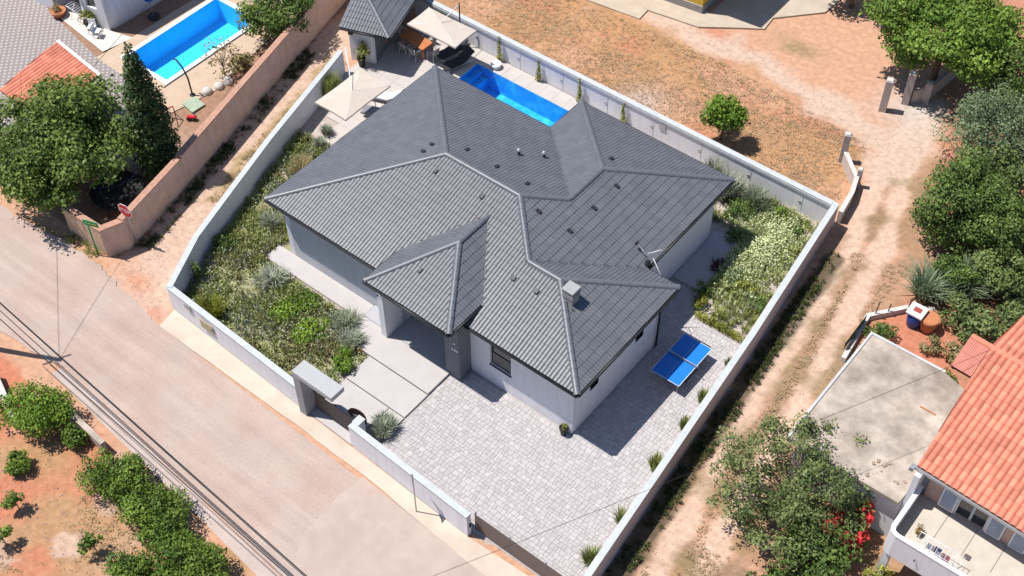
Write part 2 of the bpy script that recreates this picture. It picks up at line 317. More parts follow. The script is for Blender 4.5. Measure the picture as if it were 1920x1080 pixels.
MB().prism(wob([(-1.05, -6.75), (8.2, -6.75), (12.8, -6.85), (19.3, -7.3), (23.6, -7.42)], .02, 8)+[(23.6, -6.05), (17.75, -6.32), (7.6, -5.95), (-1.3, -5.6)], -.05, .03).build('pavement', strip_m); tag(bpy.data.objects['pavement'], 'ochre concrete pavement strip along the front wall', kind='structure')
# ------------------------------------------------------------------ paved areas of the plot
def pavers():
    base = sheet('driveway', [(11.68, -6.0), (23.1, -5.9), (21.75, 9.5), (18.9, 9.5), (18.0, 11.0), (16.3, 11.0), (16.3, 7.0), (18.0, 7.0), (18.0, .55), (11.68, .55)], .004, joint, 'driveway of pale mixed stone pavers beside the villa')
    r = random.Random(5); cells = []
    y = -6.0
    while y < 11:
        dy = r.choice((.15, .2, .2, .25)); x = 11.7-r.random()*.2
        while x < 23.2:
            dx = r.choice((.15, .2, .25, .3)); cells.append((x, y, dx, dy)); x += dx
        y += dy
    reg = [(11.7, -6.0), (17.75, -6.0), (23.0, -5.75), (21.7, 9.45), (18.85, 9.45), (18.0, 10.9), (16.3, 10.9), (16.3, 7.12), (18.07, 7.12), (18.07, .5), (11.7, .5)]
    P = np.array(cells); cx = P[:, 0]+P[:, 2]/2; cy = P[:, 1]+P[:, 3]/2
    ok = inpoly(cx, cy, reg)&inpoly(P[:, 0]+.02, P[:, 1]+.02, reg)&inpoly(P[:, 0]+P[:, 2]-.02, P[:, 1]+P[:, 3]-.02, reg)&(inpoly(P[:, 0]+P[:, 2]-.02, P[:, 1]+.02, reg))
    ok &= ~((cx < 12.35) & (cy > -.4))
    P = P[ok]; cx = cx[ok]; cy = cy[ok]; d = np.hypot(cx-36.6, cy+26.6)-P[:, 2]*P[:, 3]*200; d[(cx < 17.8) & (cy > 0)] += 50
    order = np.argsort(d); near = set(order[:300].tolist()); meshes = {}; rest = MB(); tints = []
    g = .004
    for i, (x, y, dx, dy) in enumerate(P):
        h = .035+r.uniform(-.003, .003)
        if i in near:
            k = (round(dx, 2), round(dy, 2))
            if k not in meshes:
                o = MB().box(g-dx/2, dx/2-g, g-dy/2, dy/2-g, -.03, 0, .007).build('paver', paver_p, base); meshes[k] = o.data
            else: o = link(bpy.data.objects.new('paver', meshes[k]), base)
            o.location = (x+dx/2, y+dy/2, h)
        else:
            rest.box(x+g, x+dx-g, y+g, y+dy-g, 0, h, .007); tints += [r.random()]*10
    o = rest.build('pavers', paver_s, base); tag(o, kind='stuff'); a = o.data.attributes.new('tint', 'FLOAT', 'FACE'); a.data.foreach_set('value', tints)
pavers()
pth = bpy.data.objects.new('entrance_path', None); link(pth); tag(pth, 'large pale concrete slabs leading from the gate to the porch', kind='structure')
for x0, x1, y0, y1, zt in ((6.2, 11.63, -1.84, -.28, .14), (8.06, 11.65, -3.46, -1.88, .10), (8.1, 10.72, -5.9, -3.5, .07), (-.3, 6.16, -.5, .52, .10), (10.76, 11.64, -4.05, -3.5, .068)):
    MB().box(x0, x1, y0, y1, -.03, zt, .012).build('slab', concrete, pth)
MB().box(6.2, 11.64, -.27, 2.28, -.03, .16, .012).build('porch_floor', mat('porch_tile', (.36, .36, .38), .6, .06, 2, .05), pth)
sheet('side_path', [(16.3, 11.05), (17.95, 11.05), (17.62, 15.2), (16.3, 15.0)], .03, concrete, 'concrete path along the right side wall of the villa')
pat = bpy.data.objects.new('patio', None); link(pat); tag(pat, 'pale stone patio around the villa pool', kind='structure')
def tiles_rect(x0, x1, y0, y1, st, z, name, m, par, poly=None):
    src = None; i = 0
    nx = max(1, round((x1-x0)/st)); ny = max(1, round((y1-y0)/st)); dx = (x1-x0)/nx; dy = (y1-y0)/ny
    for a in range(nx):
        for b in range(ny):
            cx = x0+(a+.5)*dx; cy = y0+(b+.5)*dy
            if poly and not inpoly([cx], [cy], poly)[0]: continue
            if src is None: o = MB().box(-dx/2+.004, dx/2-.004, -dy/2+.004, dy/2-.004, -.06, 0, .004).build(name, m, par); src = o.data
            else: o = link(bpy.data.objects.new(name, src), par)
            o.location = (cx, cy, z+random.uniform(-.001, .001))
PP = [(-6.9, 12.4), (-3.9, 7.2), (-1.2, 7.2), (-.2, 12.3), (9, 12.3), (9, 18.7), (-6.4, 18.7)]
for x0, x1, y0, y1 in ((-7, -1.55, 7.2, 18.7), (-1.55, 8.9, 17.6, 18.7), (-1.55, 8.1, 12.35, 15.35), (7.2, 8.1, 15.35, 17.6)): tiles_rect(x0, x1, y0, y1, .9, .04, 'patio_slab', patio_m, pat, PP)
def pool(name, label, x0, x1, y0, y1, depth, steps, liner, coping=None, top=.0):
    t = thing(name, label, 'pool', ((x0+x1)/2, (y0+y1)/2, 0)); cx = (x0+x1)/2; cy = (y0+y1)/2; a = (x1-x0)/2; b = (y1-y0)/2
    m = MB(); m.add([(-a, -b, -depth), (a, -b, -depth), (a, b, -depth), (-a, b, -depth)], [(0, 1, 2, 3)])
    for p, q in (((-a, -b), (a, -b)), ((a, -b), (a, b)), ((a, b), (-a, b)), ((-a, b), (-a, -b))):
        m.add([(*p, -depth), (*q, -depth), (*q, top), (*p, top)], [(3, 2, 1, 0)])
    m.build('basin', liner, t)
    for i in range(steps): MB().box(-a+.01+i*.38, -a+.38+i*.38, -b+.01, b-.01, -depth, -.3-i*.3).build('step', liner, t)
    MB().add([(-a+.004, -b+.004, top-.07), (a-.004, -b+.004, top-.07), (a-.004, b-.004, top-.07), (-a+.004, b-.004, top-.07)], [(0, 1, 2, 3)]).build('water', WATER, t)
    if coping:
        w = .3
        for x_0, x_1, y_0, y_1 in ((-a-w, a+w, -b-w, -b-.003), (-a-w, a+w, b+.003, b+w), (-a-w, -a-.003, -b, b), (a+.003, a+w, -b, b)): MB().box(x_0, x_1, y_0, y_1, -.1, top+.03, .01).build('coping', coping, t)
    return t
linerm = mat('blue_liner', (.03, .38, .78), .5, .12, 2.5, 0, col2=(.09, .53, .90), c2scale=1.6)
linern = mat('sky_blue_liner', (.07, .58, .90), .5, .08, 1.2, 0)
pool('swimming_pool', 'deep blue rectangular pool behind the grey roofed villa', -1.55, 7.2, 15.35, 17.6, 1.35, 2, linerm, top=.035)
pool('swimming_pool', 'light blue pool with white coping in the neighbouring yard', -17.85, -14.45, 5.55, 12.5, 1.5, 0, linern, whitem, top=.03)
# ------------------------------------------------------------------ garden walls
def offset(pts, d):
    out = []
    for i, p in enumerate(pts):
        p = Vector(p); ns = []
        if i > 0: a = (p-Vector(pts[i-1])).normalized(); ns.append(Vector((-a.y, a.x)))
        if i < len(pts)-1: a = (Vector(pts[i+1])-p).normalized(); ns.append(Vector((-a.y, a.x)))
        n = (ns[0]+ns[-1]).normalized(); k = 1/max(.4, n.dot(ns[0])); out.append(tuple(p+n*d*k))
    return out
def strip_prism(pts, d0, d1, z0, z1, name, m, par):
    L = offset(pts, d0); Rr = offset(pts, d1); n = len(pts); mb = MB(); vs = []
    for z in (z0, z1): vs += [(*p, z) for p in L]+[(*p, z) for p in Rr]
    fs = []; a = lambda i: i; b = lambda i: n+i; t = 2*n
    for i in range(n-1):
        fs += [(a(i)+t, a(i+1)+t, b(i+1)+t, b(i)+t), (a(i+1), a(i), b(i), b(i+1)), (a(i), a(i+1), a(i+1)+t, a(i)+t), (b(i+1), b(i), b(i)+t, b(i+1)+t)]
    fs += [(a(0), a(0)+t, b(0)+t, b(0)), (a(n-1)+t, a(n-1), b(n-1), b(n-1)+t)]
    mb.add(vs, fs); o = mb.build(name, m, par)
    import bmesh
    bm = bmesh.new(); bm.from_mesh(o.data); bmesh.ops.recalc_face_normals(bm, faces=bm.faces); bm.to_mesh(o.data); bm.free(); return o
def gwall(name, label, pts, th, h, m=white, cap=coping_m, gap=True):
    """pts is the outer line, the wall body lies to its left by th"""
    t = thing(name, label, 'wall', (0, 0, 0)); strip_prism(pts, .03, th-.03, -.1, h-.075, 'wall_body', m, t)
    if gap: strip_prism(pts, .045, th-.045, h-.075, h-.055, 'shadow_joint', dark, t)
    strip_prism(pts, 0, th, h-.055 if gap else h-.075, h, 'coping', cap, t); return t
gwall('garden_wall', 'white front garden wall left of the entrance portal, along the planted bed', [(-1.45, -5.6), (7.72, -5.97)], .3, 1.52)
t = gwall('garden_wall', 'white front garden wall between the pedestrian gate and the sliding gate', [(10.77, -6.03), (17.72, -6.34)], .3, 1.52)
MB().box(10.78, 11.08, -5.74, -5.32, -.1, 1.44).build('return_wall', white, t); MB().box(10.74, 11.12, -5.735, -5.28, 1.465, 1.521).build('return_coping', coping_m, t)
MB().box(17.722, 17.74, -6.2, -6.08, .55, .85).build('gate_sensor', dark, t)
gwall('garden_wall', 'long white garden wall along the left dirt lane', [(-7.25, 12.3), (-5.19, 4.66), (-4.02, .89), (-2.95, -2.51), (-1.46, -5.585)], .3, 1.55)
bw = gwall('garden_wall', 'white panelled back wall behind the pool with plants climbing it', [(20.5, 19.02), (-7.2, 19.02)], .32, 1.6, white, coping_m)
strip_prism([(20.5, 18.72), (-7.2, 18.72)], .001, .045, 1.38, 1.52, 'shadow_band', shade_joint_render, bw)  # shadow under the coping, painted as a grey strip
for i in range(9): MB().box(-5.42+3.05*i-.012, -5.42+3.05*i+.012, 18.718, 18.73, .05, 1.38).build('panel_joint', shade_joint_render, bw)
for i in range(9): MB().tube([(-5.55+3.05*i+.0, 18.735, .76), (-5.55+3.05*i, 18.70, .76)], .085, 8).build('wall_light', steel, bw)
MB().box(10.2, 10.6, 18.68, 18.735, .9, 1.3).build('wall_vent', steel, bw)
gwall('garden_wall', 'white right-hand garden wall along the two-track dirt lane', [(23.36, -5.7), (21.93, 9.3), (20.8, 19.0)], .3, 1.6, mat('bounce_pink_render', (.5, .42, .40), .9, .08, 1.5, .1, 40), coping_m, gap=False)  # white wall; pink bounce light off the lane is put into its paint
MB().box(20.5, 20.79, 18.72, 19.02, -.1, 1.57).build('wall_corner', white, bpy.data.objects['garden_wall.004'])
# ------------------------------------------------------------------ villa
Z0, SL = 3.95, .318; U, H_, W2, D_, W3, E_ = 16.80, 6.19, 9.13, 2.56, 7.62, 1.77; OV = .53
A = (0, 0); Fp = (U+E_, 0); Hp = (U+E_, W3); K = (U, W3); G = (U, 2*H_+D_); Ep = (U-W2, 2*H_+D_); Dp = (U-W2, 2*H_); Cp = (0, 2*H_)
P1 = (H_, H_); P2 = (U-H_, H_); P3 = (U-W3/2, W3/2); P4 = (U+E_-W3/2, W3/2); P5 = (U-W2/2, 2*H_+D_-W2/2); Vv = (U-W2/2, 2*H_-W2/2)
def tile_mesh(wd, ln, roll, th=.022, lift=.03):
    """one roof tile: pan with a raised roll, front edge thickness. local x across, y up-slope, z normal"""
    n = 11 if roll < .06 else 7; xs = [i/(n-1)*wd-wd/2 for i in range(n)]
    if n == 11: xs = [(-.5+.5*q)*wd for q in (0, .1, .3, .7, .9, 1.0, 1.1, 1.3, 1.7, 1.9, 2.0)]
    prof = [.0, roll*.75, roll, roll, roll*.75, 0, roll*.75, roll, roll, roll*.75, .0] if roll < .06 else [0, roll*.55, roll*.9, roll, roll*.9, roll*.55, 0]
    v = []
    for y, zz in ((0, lift), (ln, 0.004)):
        for x, p in zip(xs, prof): v.append((x, y, p+zz))
    for x, p in zip(xs, prof): v.append((x, 0, p+lift-th-.012))
    f = [(i, i+1, n+i+1, n+i) for i in range(n-1)]+[(2*n+i, 2*n+i+1, i+1, i) for i in range(n-1)]
    return v, f
def near_on_poly(p, poly):
    best = None
    for i in range(len(poly)):
        a = poly[i]; b = poly[(i+1) % len(poly)]; L = (b[0]-a[0])**2+(b[1]-a[1])**2
        t = max(0, min(1, ((p[0]-a[0])*(b[0]-a[0])+(p[1]-a[1])*(b[1]-a[1]))/L)); q = (a[0]+t*(b[0]-a[0]), a[1]+t*(b[1]-a[1])); d = (q[0]-p[0])**2+(q[1]-p[1])**2
        if best is None or d < best[0]: best = (d, q)
    return best[1]
def roof_planes(planes, par, tw, ex, roll, mp, ms, mu, nbig=300, off=.0, stuffname='roof_tiles'):
    """planes: list of (3d polygon whose first edge is the eave, left to right seen from outside)"""
    v, f = tile_mesh(tw, ex*1.12, roll); vN = np.array(v); big = []; rest = MB(); tints = []; r = random.Random(9)
    for poly in planes:
        p3 = [Vector(p) for p in poly]; o = p3[0]; s = (p3[1]-p3[0]).normalized(); c = p3[2]-p3[0]; n = s.cross(c).normalized()
        if n.z < 0: n = -n
        t = n.cross(s).normalized(); s = t.cross(n).normalized() if False else s
        P = [((q-o).dot(s), (q-o).dot(t)) for q in p3]
        MB().add([tuple(q-n*.03) for q in p3], [tuple(range(len(p3)))]).add([tuple(q-n*.12) for q in p3], [tuple(range(len(p3)))]).build('roof_deck', mu, par)
        s0 = min(q[0] for q in P); s1 = max(q[0] for q in P); t1 = max(q[1] for q in P); nc = int((s1-s0)/tw)+2
        for row in range(int(t1/ex)+1):
            ss = np.array([s0+(k+.5)*tw for k in range(nc)]); tt = row*ex-off
            cin = inpoly(ss, np.full(nc, tt+ex*.5), P)
            cor = [inpoly(ss+dx, np.full(nc, tt+dy), P) for dx in (-tw*.48, tw*.48) for dy in (.02+off, ex*1.1)]
            for k in range(nc):
                full = all(q[k] for q in cor)
                if not (cin[k] or any(q[k] for q in cor)): continue
                org = o+s*(ss[k]+r.uniform(-.004, .004))+t*(tt+r.uniform(-.008, .008))+n*r.uniform(-.003, .003)
                if full: big.append(((org-CAM).length, Matrix((( s.x, t.x, n.x, org.x), (s.y, t.y, n.y, org.y), (s.z, t.z, n.z, org.z), (0, 0, 0, 1)))))
                else:
                    vs = []
                    for q in v:
                        a = (ss[k]+q[0], tt+q[1])
                        if not inpoly([a[0]], [a[1]], P)[0]: a = near_on_poly(a, P)
                        vs.append(tuple(o+s*a[0]+t*a[1]+n*q[2]))
                    rest.add(vs, f, False); tints += [r.random()]*len(f)
    big.sort(key=lambda q: q[0]); src = None
    for d, m in big[:nbig]:
        if src is None:
            b = MB(); b.add(v, f, False); o = b.build('roof_tile', mp, par); src = o.data
        else: o = link(bpy.data.objects.new('roof_tile', src), par)
        o.matrix_world = m
    for d, m in big[nbig:]:
        M = np.array(m); q = vN@M[:3, :3].T+M[:3, 3]; rest.add(q.tolist(), f, False); tints += [r.random()]*len(f)
    o = rest.build(stuffname, ms, par); tag(o, kind='stuff'); a = o.data.attributes.new('tint', 'FLOAT', 'FACE'); a.data.foreach_set('value', tints)
CAPSRC = {}
def ridge(par, a, b, m, rad=.155, ln=.42, st=.385, lift=.0):
    a = Vector(a); b = Vector(b); L = (b-a).length; n = max(1, round(L/st)); d = (b-a)/L; side = d.cross(Vector((0, 0, 1))).normalized(); nn = side.cross(d)
    key = (rad, ln, m.name)
    if key not in CAPSRC:
        mb = MB(); seg = 8; vs = []
        for y, r in ((0, rad*1.06), (ln, rad*.96)):
            for q in range(seg+1): t = math.pi*q/seg; vs.append((r*math.cos(t), y, r*math.sin(t)*.8))
        for q in range(seg+1): t = math.pi*q/seg; vs.append((rad*1.06*math.cos(t), 0, rad*1.06*math.sin(t)*.8))
        for q in range(seg+1): t = math.pi*q/seg; vs.append(((rad*1.06-.03)*math.cos(t), 0, (rad*1.06-.03)*math.sin(t)*.8))
        k = seg+1; fs = [(i+1, i, k+i, k+i+1) for i in range(seg)]+[(2*k+i, 2*k+i+1, 3*k+i+1, 3*k+i) for i in range(seg)]
        mb.add(vs, fs, False); mb.sm = [True]*seg+[False]*seg; o = mb.build('ridge_tile', m, par); CAPSRC[key] = o.data; bpy.data.objects.remove(o)
    for i in range(n):
        o = link(bpy.data.objects.new('ridge_tile', CAPSRC[key]), par); p = a+d*(i*L/n)+nn*lift
        o.matrix_world = Matrix(((side.x, d.x, nn.x, p.x), (side.y, d.y, nn.y, p.y), (side.z, d.z, nn.z, p.z), (0, 0, 0, 1)))
def flatstrip(par, a, b, w, m, name='valley', lift=.06):
    a = Vector(a); b = Vector(b); d = (b-a).normalized(); s = d.cross(Vector((0, 0, 1))).normalized()*w/2; z = Vector((0, 0, lift))
    return MB().add([tuple(a-s+z*1.6), tuple(a+z*.6), tuple(a+s+z*1.6), tuple(b-s+z*1.6), tuple(b+z*.6), tuple(b+s+z*1.6)], [(0, 1, 4, 3), (1, 2, 5, 4)]).build(name, m, par)
villa = thing('villa', 'white single-storey villa with dark grey tiled hip roof in the walled plot', 'house', (0, 0, 0))
def zf(p, n): # height of the roof over a plan point measured n metres in from its eave
    return (*p, Z0+SL*n)
pA, pF, pH, pK, pG, pE, pD, pC = [zf(p, 0) for p in (A, Fp, Hp, K, G, Ep, Dp, Cp)]
q1, q2 = zf(P1, H_), zf(P2, H_); q3, q4 = zf(P3, W3/2), zf(P4, W3/2); q5, qV = zf(P5, W2/2), zf(Vv, W2/2)
roof = bpy.data.objects.new('roof', None); link(roof, villa)
pb = (9.99, 2.6, 5.42); pr = (9.99, (5.42-Z0)/SL, 5.42); PE = 4.34; vb = (PE-Z0)/SL
b1, b2 = (7.5, -1.1, PE), (12.48, -1.1, PE); b3, b4 = (12.48, vb, PE), (7.5, vb, PE)
roof_planes([[pA, pF, q4, q3, q2, q1], [pF, pH, q4], [pH, pK, q3, q4], [pK, pG, q5, qV, q2, q3], [pG, pE, q5], [pE, pD, qV, q5], [pD, pC, q1, q2, qV], [pC, pA, q1],
    [b1, b2, pb], [b2, b3, pr, pb], [b4, b1, pb, pr]], roof, .36, .38, .03, tile_p, tile_s, underlay)
capm = mat('ridge_tile_grey', (.105, .112, .13), .42, .14, 3, .05, 60, spec=.5)
for a, b in ((pA, q1), (pC, q1), (q1, q2), (q3, q2), (q3, q4), (pF, q4), (pH, q4), (qV, q2), (qV, q5), (pG, q5), (pE, q5), (b1, pb), (b2, pb), (pb, pr)): ridge(roof, a, b, capm)
for a, b in ((q3, pK), (qV, pD), (pr, b3), (pr, b4)): flatstrip(roof, a, b, .16, mat('valley_lead', (.03, .031, .035), .6, .1, 4, 0), lift=.04)
# fascia, gutters and soffits
def eave(par, a, b, inn, z, ov=OV):
    a = Vector(a[:2]); b = Vector(b[:2]); d = (b-a).normalized(); n = Vector((-d.y, d.x))*inn
    g = MB(); p = a-n*.06; q = b-n*.06
    g.tube([(*(p), z-.06), (*(q), z-.06)], .065, 6); g.build('gutter', dark, par)
    MB().prism([tuple(a+n*.0), tuple(b+n*.0), tuple(b+n*.025), tuple(a+n*.025)], z-.2, z-.035).build('fascia', dark, par)
    MB().prism([tuple(a+n*.03+d*.03), tuple(b+n*.03-d*.03), tuple(b+n*(ov-.01)-d*.03), tuple(a+n*(ov-.01)+d*.03)], z-.19, z-.15).build('soffit', mat('soffit_cream', (.55, .47, .4), .8, .05), par)
for a, b in ((A, Fp), (Fp, Hp), (Hp, K), (K, G), (G, Ep), (Ep, Dp), (Dp, Cp), (Cp, A)): eave(roof, a, b, 1, Z0)
eave(roof, b1, b2, 1, PE, .5); eave(roof, b2, b3, 1, PE, .3); eave(roof, b4, b1, 1, PE, .3)
# walls
wx0, wy0 = OV, OV; WL = [(wx0, wy0), (8.0, wy0), (8.0, 2.3), (11.4, 2.3), (11.4, wy0), (U+E_-OV, wy0), (U+E_-OV, W3-OV), (U-OV, W3-OV), (U-OV, 2*H_+D_-OV), (U-W2+OV, 2*H_+D_-OV), (U-W2+OV, 2*H_-OV), (wx0, 2*H_-OV)]
def wallseg(a, b, m, h=Z0-.12, openings=(), th=.3, par=villa, name='wall', z0=-.1, t0=None):
    """wall panel with rectangular openings (s0,s1,z0,z1); thickness goes to the left of a->b (inside)"""
    a = Vector(a); b = Vector(b); L = (b-a).length; d = (b-a)/L; n = Vector((-d.y, d.x)); mb = MB()
    def blk(s0, s1, za, zb):
        p = a+d*s0; q = a+d*s1; mb.prism([tuple(p), tuple(q), tuple(q+n*th), tuple(p+n*th)], za, zb)
    s = (th if t0 is None else t0)
    for s0, s1, za, zb in sorted(openings): blk(s, s0, z0, h); blk(s0, s1, z0, za); blk(s0, s1, zb, h); s = s1
    blk(s, L, z0, h); return mb.build(name, m, par)
FW = (2.1, 2.2, .12, 2.9)
wallseg(WL[0], WL[1], shade_joint_render, openings=[]); wallseg(WL[1], WL[2], white); wallseg(WL[2], WL[3], white, openings=[(1.1, 2.3, .16, 2.5)], t0=0); wallseg(WL[3], WL[4], white, t0=0)  # left facade is white; its shade is put into the grey colour
wallseg(WL[4], WL[5], white, openings=[(13.4-11.4, 14.58-11.4, 1.42, 2.86)])
wallseg(WL[5], WL[6], white, openings=[(1.25, 1.8, 1.95, 2.5), (4.7, 5.25, 1.95, 2.5)])
for i in range(6, 12): wallseg(WL[i], WL[(i+1) % 12], white, t0=0 if i in (7, 10) else None)
MB().prism([(OV+.3, OV+.3), (7.7, OV+.3), (7.7, 2.6), (11.7, 2.6), (11.7, OV+.3), (17.7, OV+.3), (17.7, 6.8), (15.9, 6.8), (15.9, 14), (8.6, 14), (8.6, 11.5), (OV+.3, 11.5)], Z0-.16, Z0-.13).build('ceiling', white, villa)
d = MB().box(9.1, 10.3, 2.36, 2.42, .16, 2.5).build('front_door', anth, villa); MB().tube([(10.1, 2.35, .7), (10.1, 2.33, 1.8)], .02, 6).build('handle', steel, d)
w = MB().box(13.41, 14.57, .66, .72, 1.43, 2.85).build('window', glass, villa); mb = MB()
for x0, x1, z0, z1 in ((13.4, 13.47, 1.42, 2.86), (14.51, 14.58, 1.42, 2.86), (13.47, 14.51, 1.42, 1.49), (13.47, 14.51, 2.79, 2.86)): mb.box(x0, x1, .62, .74, z0, z1)
mb.build('frame', dark, w); MB().box(13.36, 14.62, .47, .70, 1.375, 1.418).build('sill', dark, w); MB().box(13.42, 14.56, .625, .635, 1.5, 2.2).build('blind', mat('grey_brown_blind', (.16, .15, .14), .8), w)
for y0 in (1.25+OV, 4.7+OV):
    w = MB().box(17.85, 17.91, y0+.01, y0+.54, 1.96, 2.49).build('window', glass, villa)
    mb = MB(); mb.box(17.92, 18.055, y0-.03, y0+.02, 1.92, 2.53); mb.box(17.92, 18.055, y0+.53, y0+.58, 1.92, 2.53); mb.box(17.92, 18.055, y0+.021, y0+.529, 1.92, 1.97); mb.box(17.92, 18.055, y0+.021, y0+.529, 2.48, 2.53); mb.build('frame', dark, w)
MB().tube([(18.12, 7.2, Z0-.1), (18.13, 7.0, Z0-.4), (18.13, 6.95, .05)], .05, 8).build('downpipe', dark, villa)
MB().tube([(8.06, -.63, 2.9), (8.05, -.65, .1)], .0, 6).build('unused', dark, villa); bpy.data.objects.remove(bpy.data.objects['unused'])
MB().box(7.66, 7.99, -.6, .52, -.05, PE-.17).build('porch_wall', white, villa)
MB().box(11.42, 12.25, -.3, .52, -.05, PE-.17).build('porch_pillar', anth, villa, label='anthracite porch pillar with lamp and house number')
MB().box(7.7, 12.3, -.55, 2.25, PE-.16, PE-.1).build('porch_ceiling', white, villa)
MB().tube([(12.02, -.32, 2.55), (12.02, -.30, 2.55)], .05, 8).build('porch_lamp', whitem, villa)
mb = MB(); 
for i, x in enumerate((11.84, 11.90, 11.98, 12.04, 12.10, 12.15)): mb.box(x, x+.035, -.312, -.302, 2.02+.02*(i % 2), 2.17-.03*(i % 3 == 1))
mb.build('house_number', whitem, villa)
MB().box(7.69, 7.74, -.64, -.60, 3.0, 3.12).build('porch_spotlight', dark, villa)
# roof fittings
def vent(p, n, sc=.8):
    mb = MB(); x, y, z = p; mb.box(-.09*sc, .09*sc, -.14*sc, .1*sc, .0, .09*sc); mb.add([(-.11*sc, -.2*sc, .1*sc), (.11*sc, -.2*sc, .1*sc), (.11*sc, .12*sc, .06*sc), (-.11*sc, .12*sc, .06*sc)], [(0, 1, 2, 3)])
    o = mb.build('roof_vent', dark, roof); nn = Vector(n).normalized(); dn = Vector((nn.x, nn.y, 0)).normalized(); sx = dn.cross(Vector((0, 0, 1))); ty = nn.cross(sx)*-1; ty = -dn+nn*dn.dot(nn); ty.normalize(); sx = ty.cross(nn)
    o.matrix_world = Matrix(((sx.x, ty.x, nn.x, x), (sx.y, ty.y, nn.y, y), (sx.z, ty.z, nn.z, z+.05), (0, 0, 0, 1)))
NF, NL, NB, NR = (0, -SL, 1), (-SL, 0, 1), (0, SL, 1), (SL, 0, 1)
for p in ((6.38, 5.23, 5.61), (9.15, 5.27, 5.62), (12.96, 2.81, 4.84), (14.23, 2.83, 4.85), (9.4, .6, 4.83)): vent(p, NF)
for p in ((5.02, 6.52, 5.54), (5.02, 5.9, 5.54)): vent(p, NL)
for p in ((6.57, 7.21, 5.59), (8.42, 7.18, 5.6), (10.24, 7.17, 5.6), (11.99, 11.41, 5.07)): vent(p, NB)
for p in ((13.24, 10.09, 5.08), (13.25, 8.28, 5.08), (13.25, 6.43, 5.08), (11.67, 6.14, 5.58)): vent(p, NR)
for x, y, z in ((8.32, 8.99, 5.03), (9.21, 9.81, 4.77)):
    o = MB().tube([(x, y, z-.05), (x, y, z+.3)], .07, 8).build('vent_pipe', dark, roof); MB().lathe([(.12, z+.3), (.11, z+.37), (.0, z+.42)], x, y, 10).build('cowl', steel, o)
chm = mat('chimney_grey', (.3, .3, .305), .85, .1, 4, .1, 50)
ch = MB().box(15.4, 15.92, 3.12, 3.64, 4.5, 5.2).build('chimney', chm, roof)
for i in range(3): MB().box(15.37, 15.95, 3.09, 3.67, 5.24+i*.13, 5.31+i*.13).build('louvre', chm, ch)
MB().box(15.45, 15.87, 3.17, 3.59, 5.2, 5.62).build('flue_core', dark, ch); MB().box(15.35, 15.97, 3.07, 3.69, 5.63, 5.70, .02).build('cap', chm, ch); MB().box(15.2, 16.1, 2.99, 3.04, 4.78, 4.83).build('flashing', dark, ch)
an = thing('television_antenna', 'slim white television antenna at the valley end of the villa roof', 'antenna', (16.72, 7.8, 4.02))
MB().tube([(0, 0, 0), (0, 0, .8)], .02, 6).build('mast', steel, an)
MB().tube([(-.05, .0, .72), (.42, .4, .95)], .016, 5).build('boom', whitem, an); MB().tube([(-.1, .0, .6), (-.85, .3, .62)], .016, 5).build('boom', steel, an); MB().tube([(.2, .1, .5), (.9, -.3, .2)], .014, 5).build('boom', whitem, an)
for i in range(6):
    x = -.3-.1*i; y = .08+.04*i; MB().tube([(x-.05, y-.13, .61), (x+.05, y+.13, .61)], .008, 4).build('element', dark, an)
MB().box(-.9, -.82, .22, .4, .53, .7).build('reflector', dark, an); MB().lathe([(.16, .05), (.13, .2), (.02, .32)], 0, 0, 10).build('base_boot', dark, an)
# ------------------------------------------------------------------ entrance portal and gates
pt = thing('gate_portal', 'grey cantilevered portal over the pedestrian gate', 'portal', (7.72, -5.8, 0))
def loc(mb, dx=-7.72, dy=5.8): mb.v = [(x+dx, y+dy, z) for x, y, z in mb.v]; return mb
pm = mat('portal_grey', (.27, .275, .285), .75, .06, 2, .08, 50)
loc(MB().box(7.72, 8.14, -6.12, -5.34, -.05, 2.78)).build('column', pm, pt); loc(MB().box(7.72, 10.1, -6.121, -5.34, 2.785, 3.07, .01)).build('roof_slab', mat('portal_top_grey', (.36, .365, .37), .7, .06, 2, .08, 50), pt)
loc(MB().box(8.141, 8.16, -5.85, -5.62, 1.35, 1.6)).build('intercom', steel, pt)
def gate(name, label, x0, x1, y, h, n, m, z0=.08):
    t = thing(name, label, 'gate', (x0, y, 0)); L = x1-x0; src = None; dz = (h-z0)/n
    for i in range(n):
        if src is None: o = MB().box(.03, L-.03, -.012, .012, 0, dz*.72).build('slat', m, t); src = o.data
        else: o = link(bpy.data.objects.new('slat', src), t)
        o.location = (0, 0, z0+i*dz)
    for x in (0, L-.06): MB().box(x, x+.06, .014, .07, .03, h+.01).build('post', dark, t)
    k = max(2, int(L/1.5))
    for i in range(1, k): MB().box(i*L/k, i*L/k+.05, .014, .06, .05, h-.02).build('upright', dark, t)
    return t
gate('pedestrian_gate', 'low brown slatted pedestrian gate under the grey portal', 8.16, 10.76, -5.52, 1.35, 12, slat_m)
gate('sliding_gate', 'long brown slatted sliding gate across the driveway', 17.75, 23.3, -5.86, 1.3, 16, slat_m)
sheet('gate_threshold', [(8.16, -5.95), (10.76, -6.02), (10.76, -5.3), (8.16, -5.3)], .075, concrete, 'pale concrete threshold under the pedestrian gate')
rg = thing('garden_sculpture', 'rust brown ring sculpture just inside the pedestrian gate', 'sculpture', (10.25, -5.0, .07))
mb = MB(); mb.tube([(.42*math.cos(a), .12*math.sin(a*2)*.3, .5+.42*math.sin(a)) for a in [math.pi*(-.45+1.65*i/18) for i in range(19)]], [.05+.09*math.sin(math.pi*i/18) for i in range(19)], 8); mb.build('ring', mat('rusty_steel', (.11, .05, .03), .7, .25, 8, .3), rg); MB().box(-.25, .25, -.15, .15, 0, .1, .01).build('plinth', dark, rg)
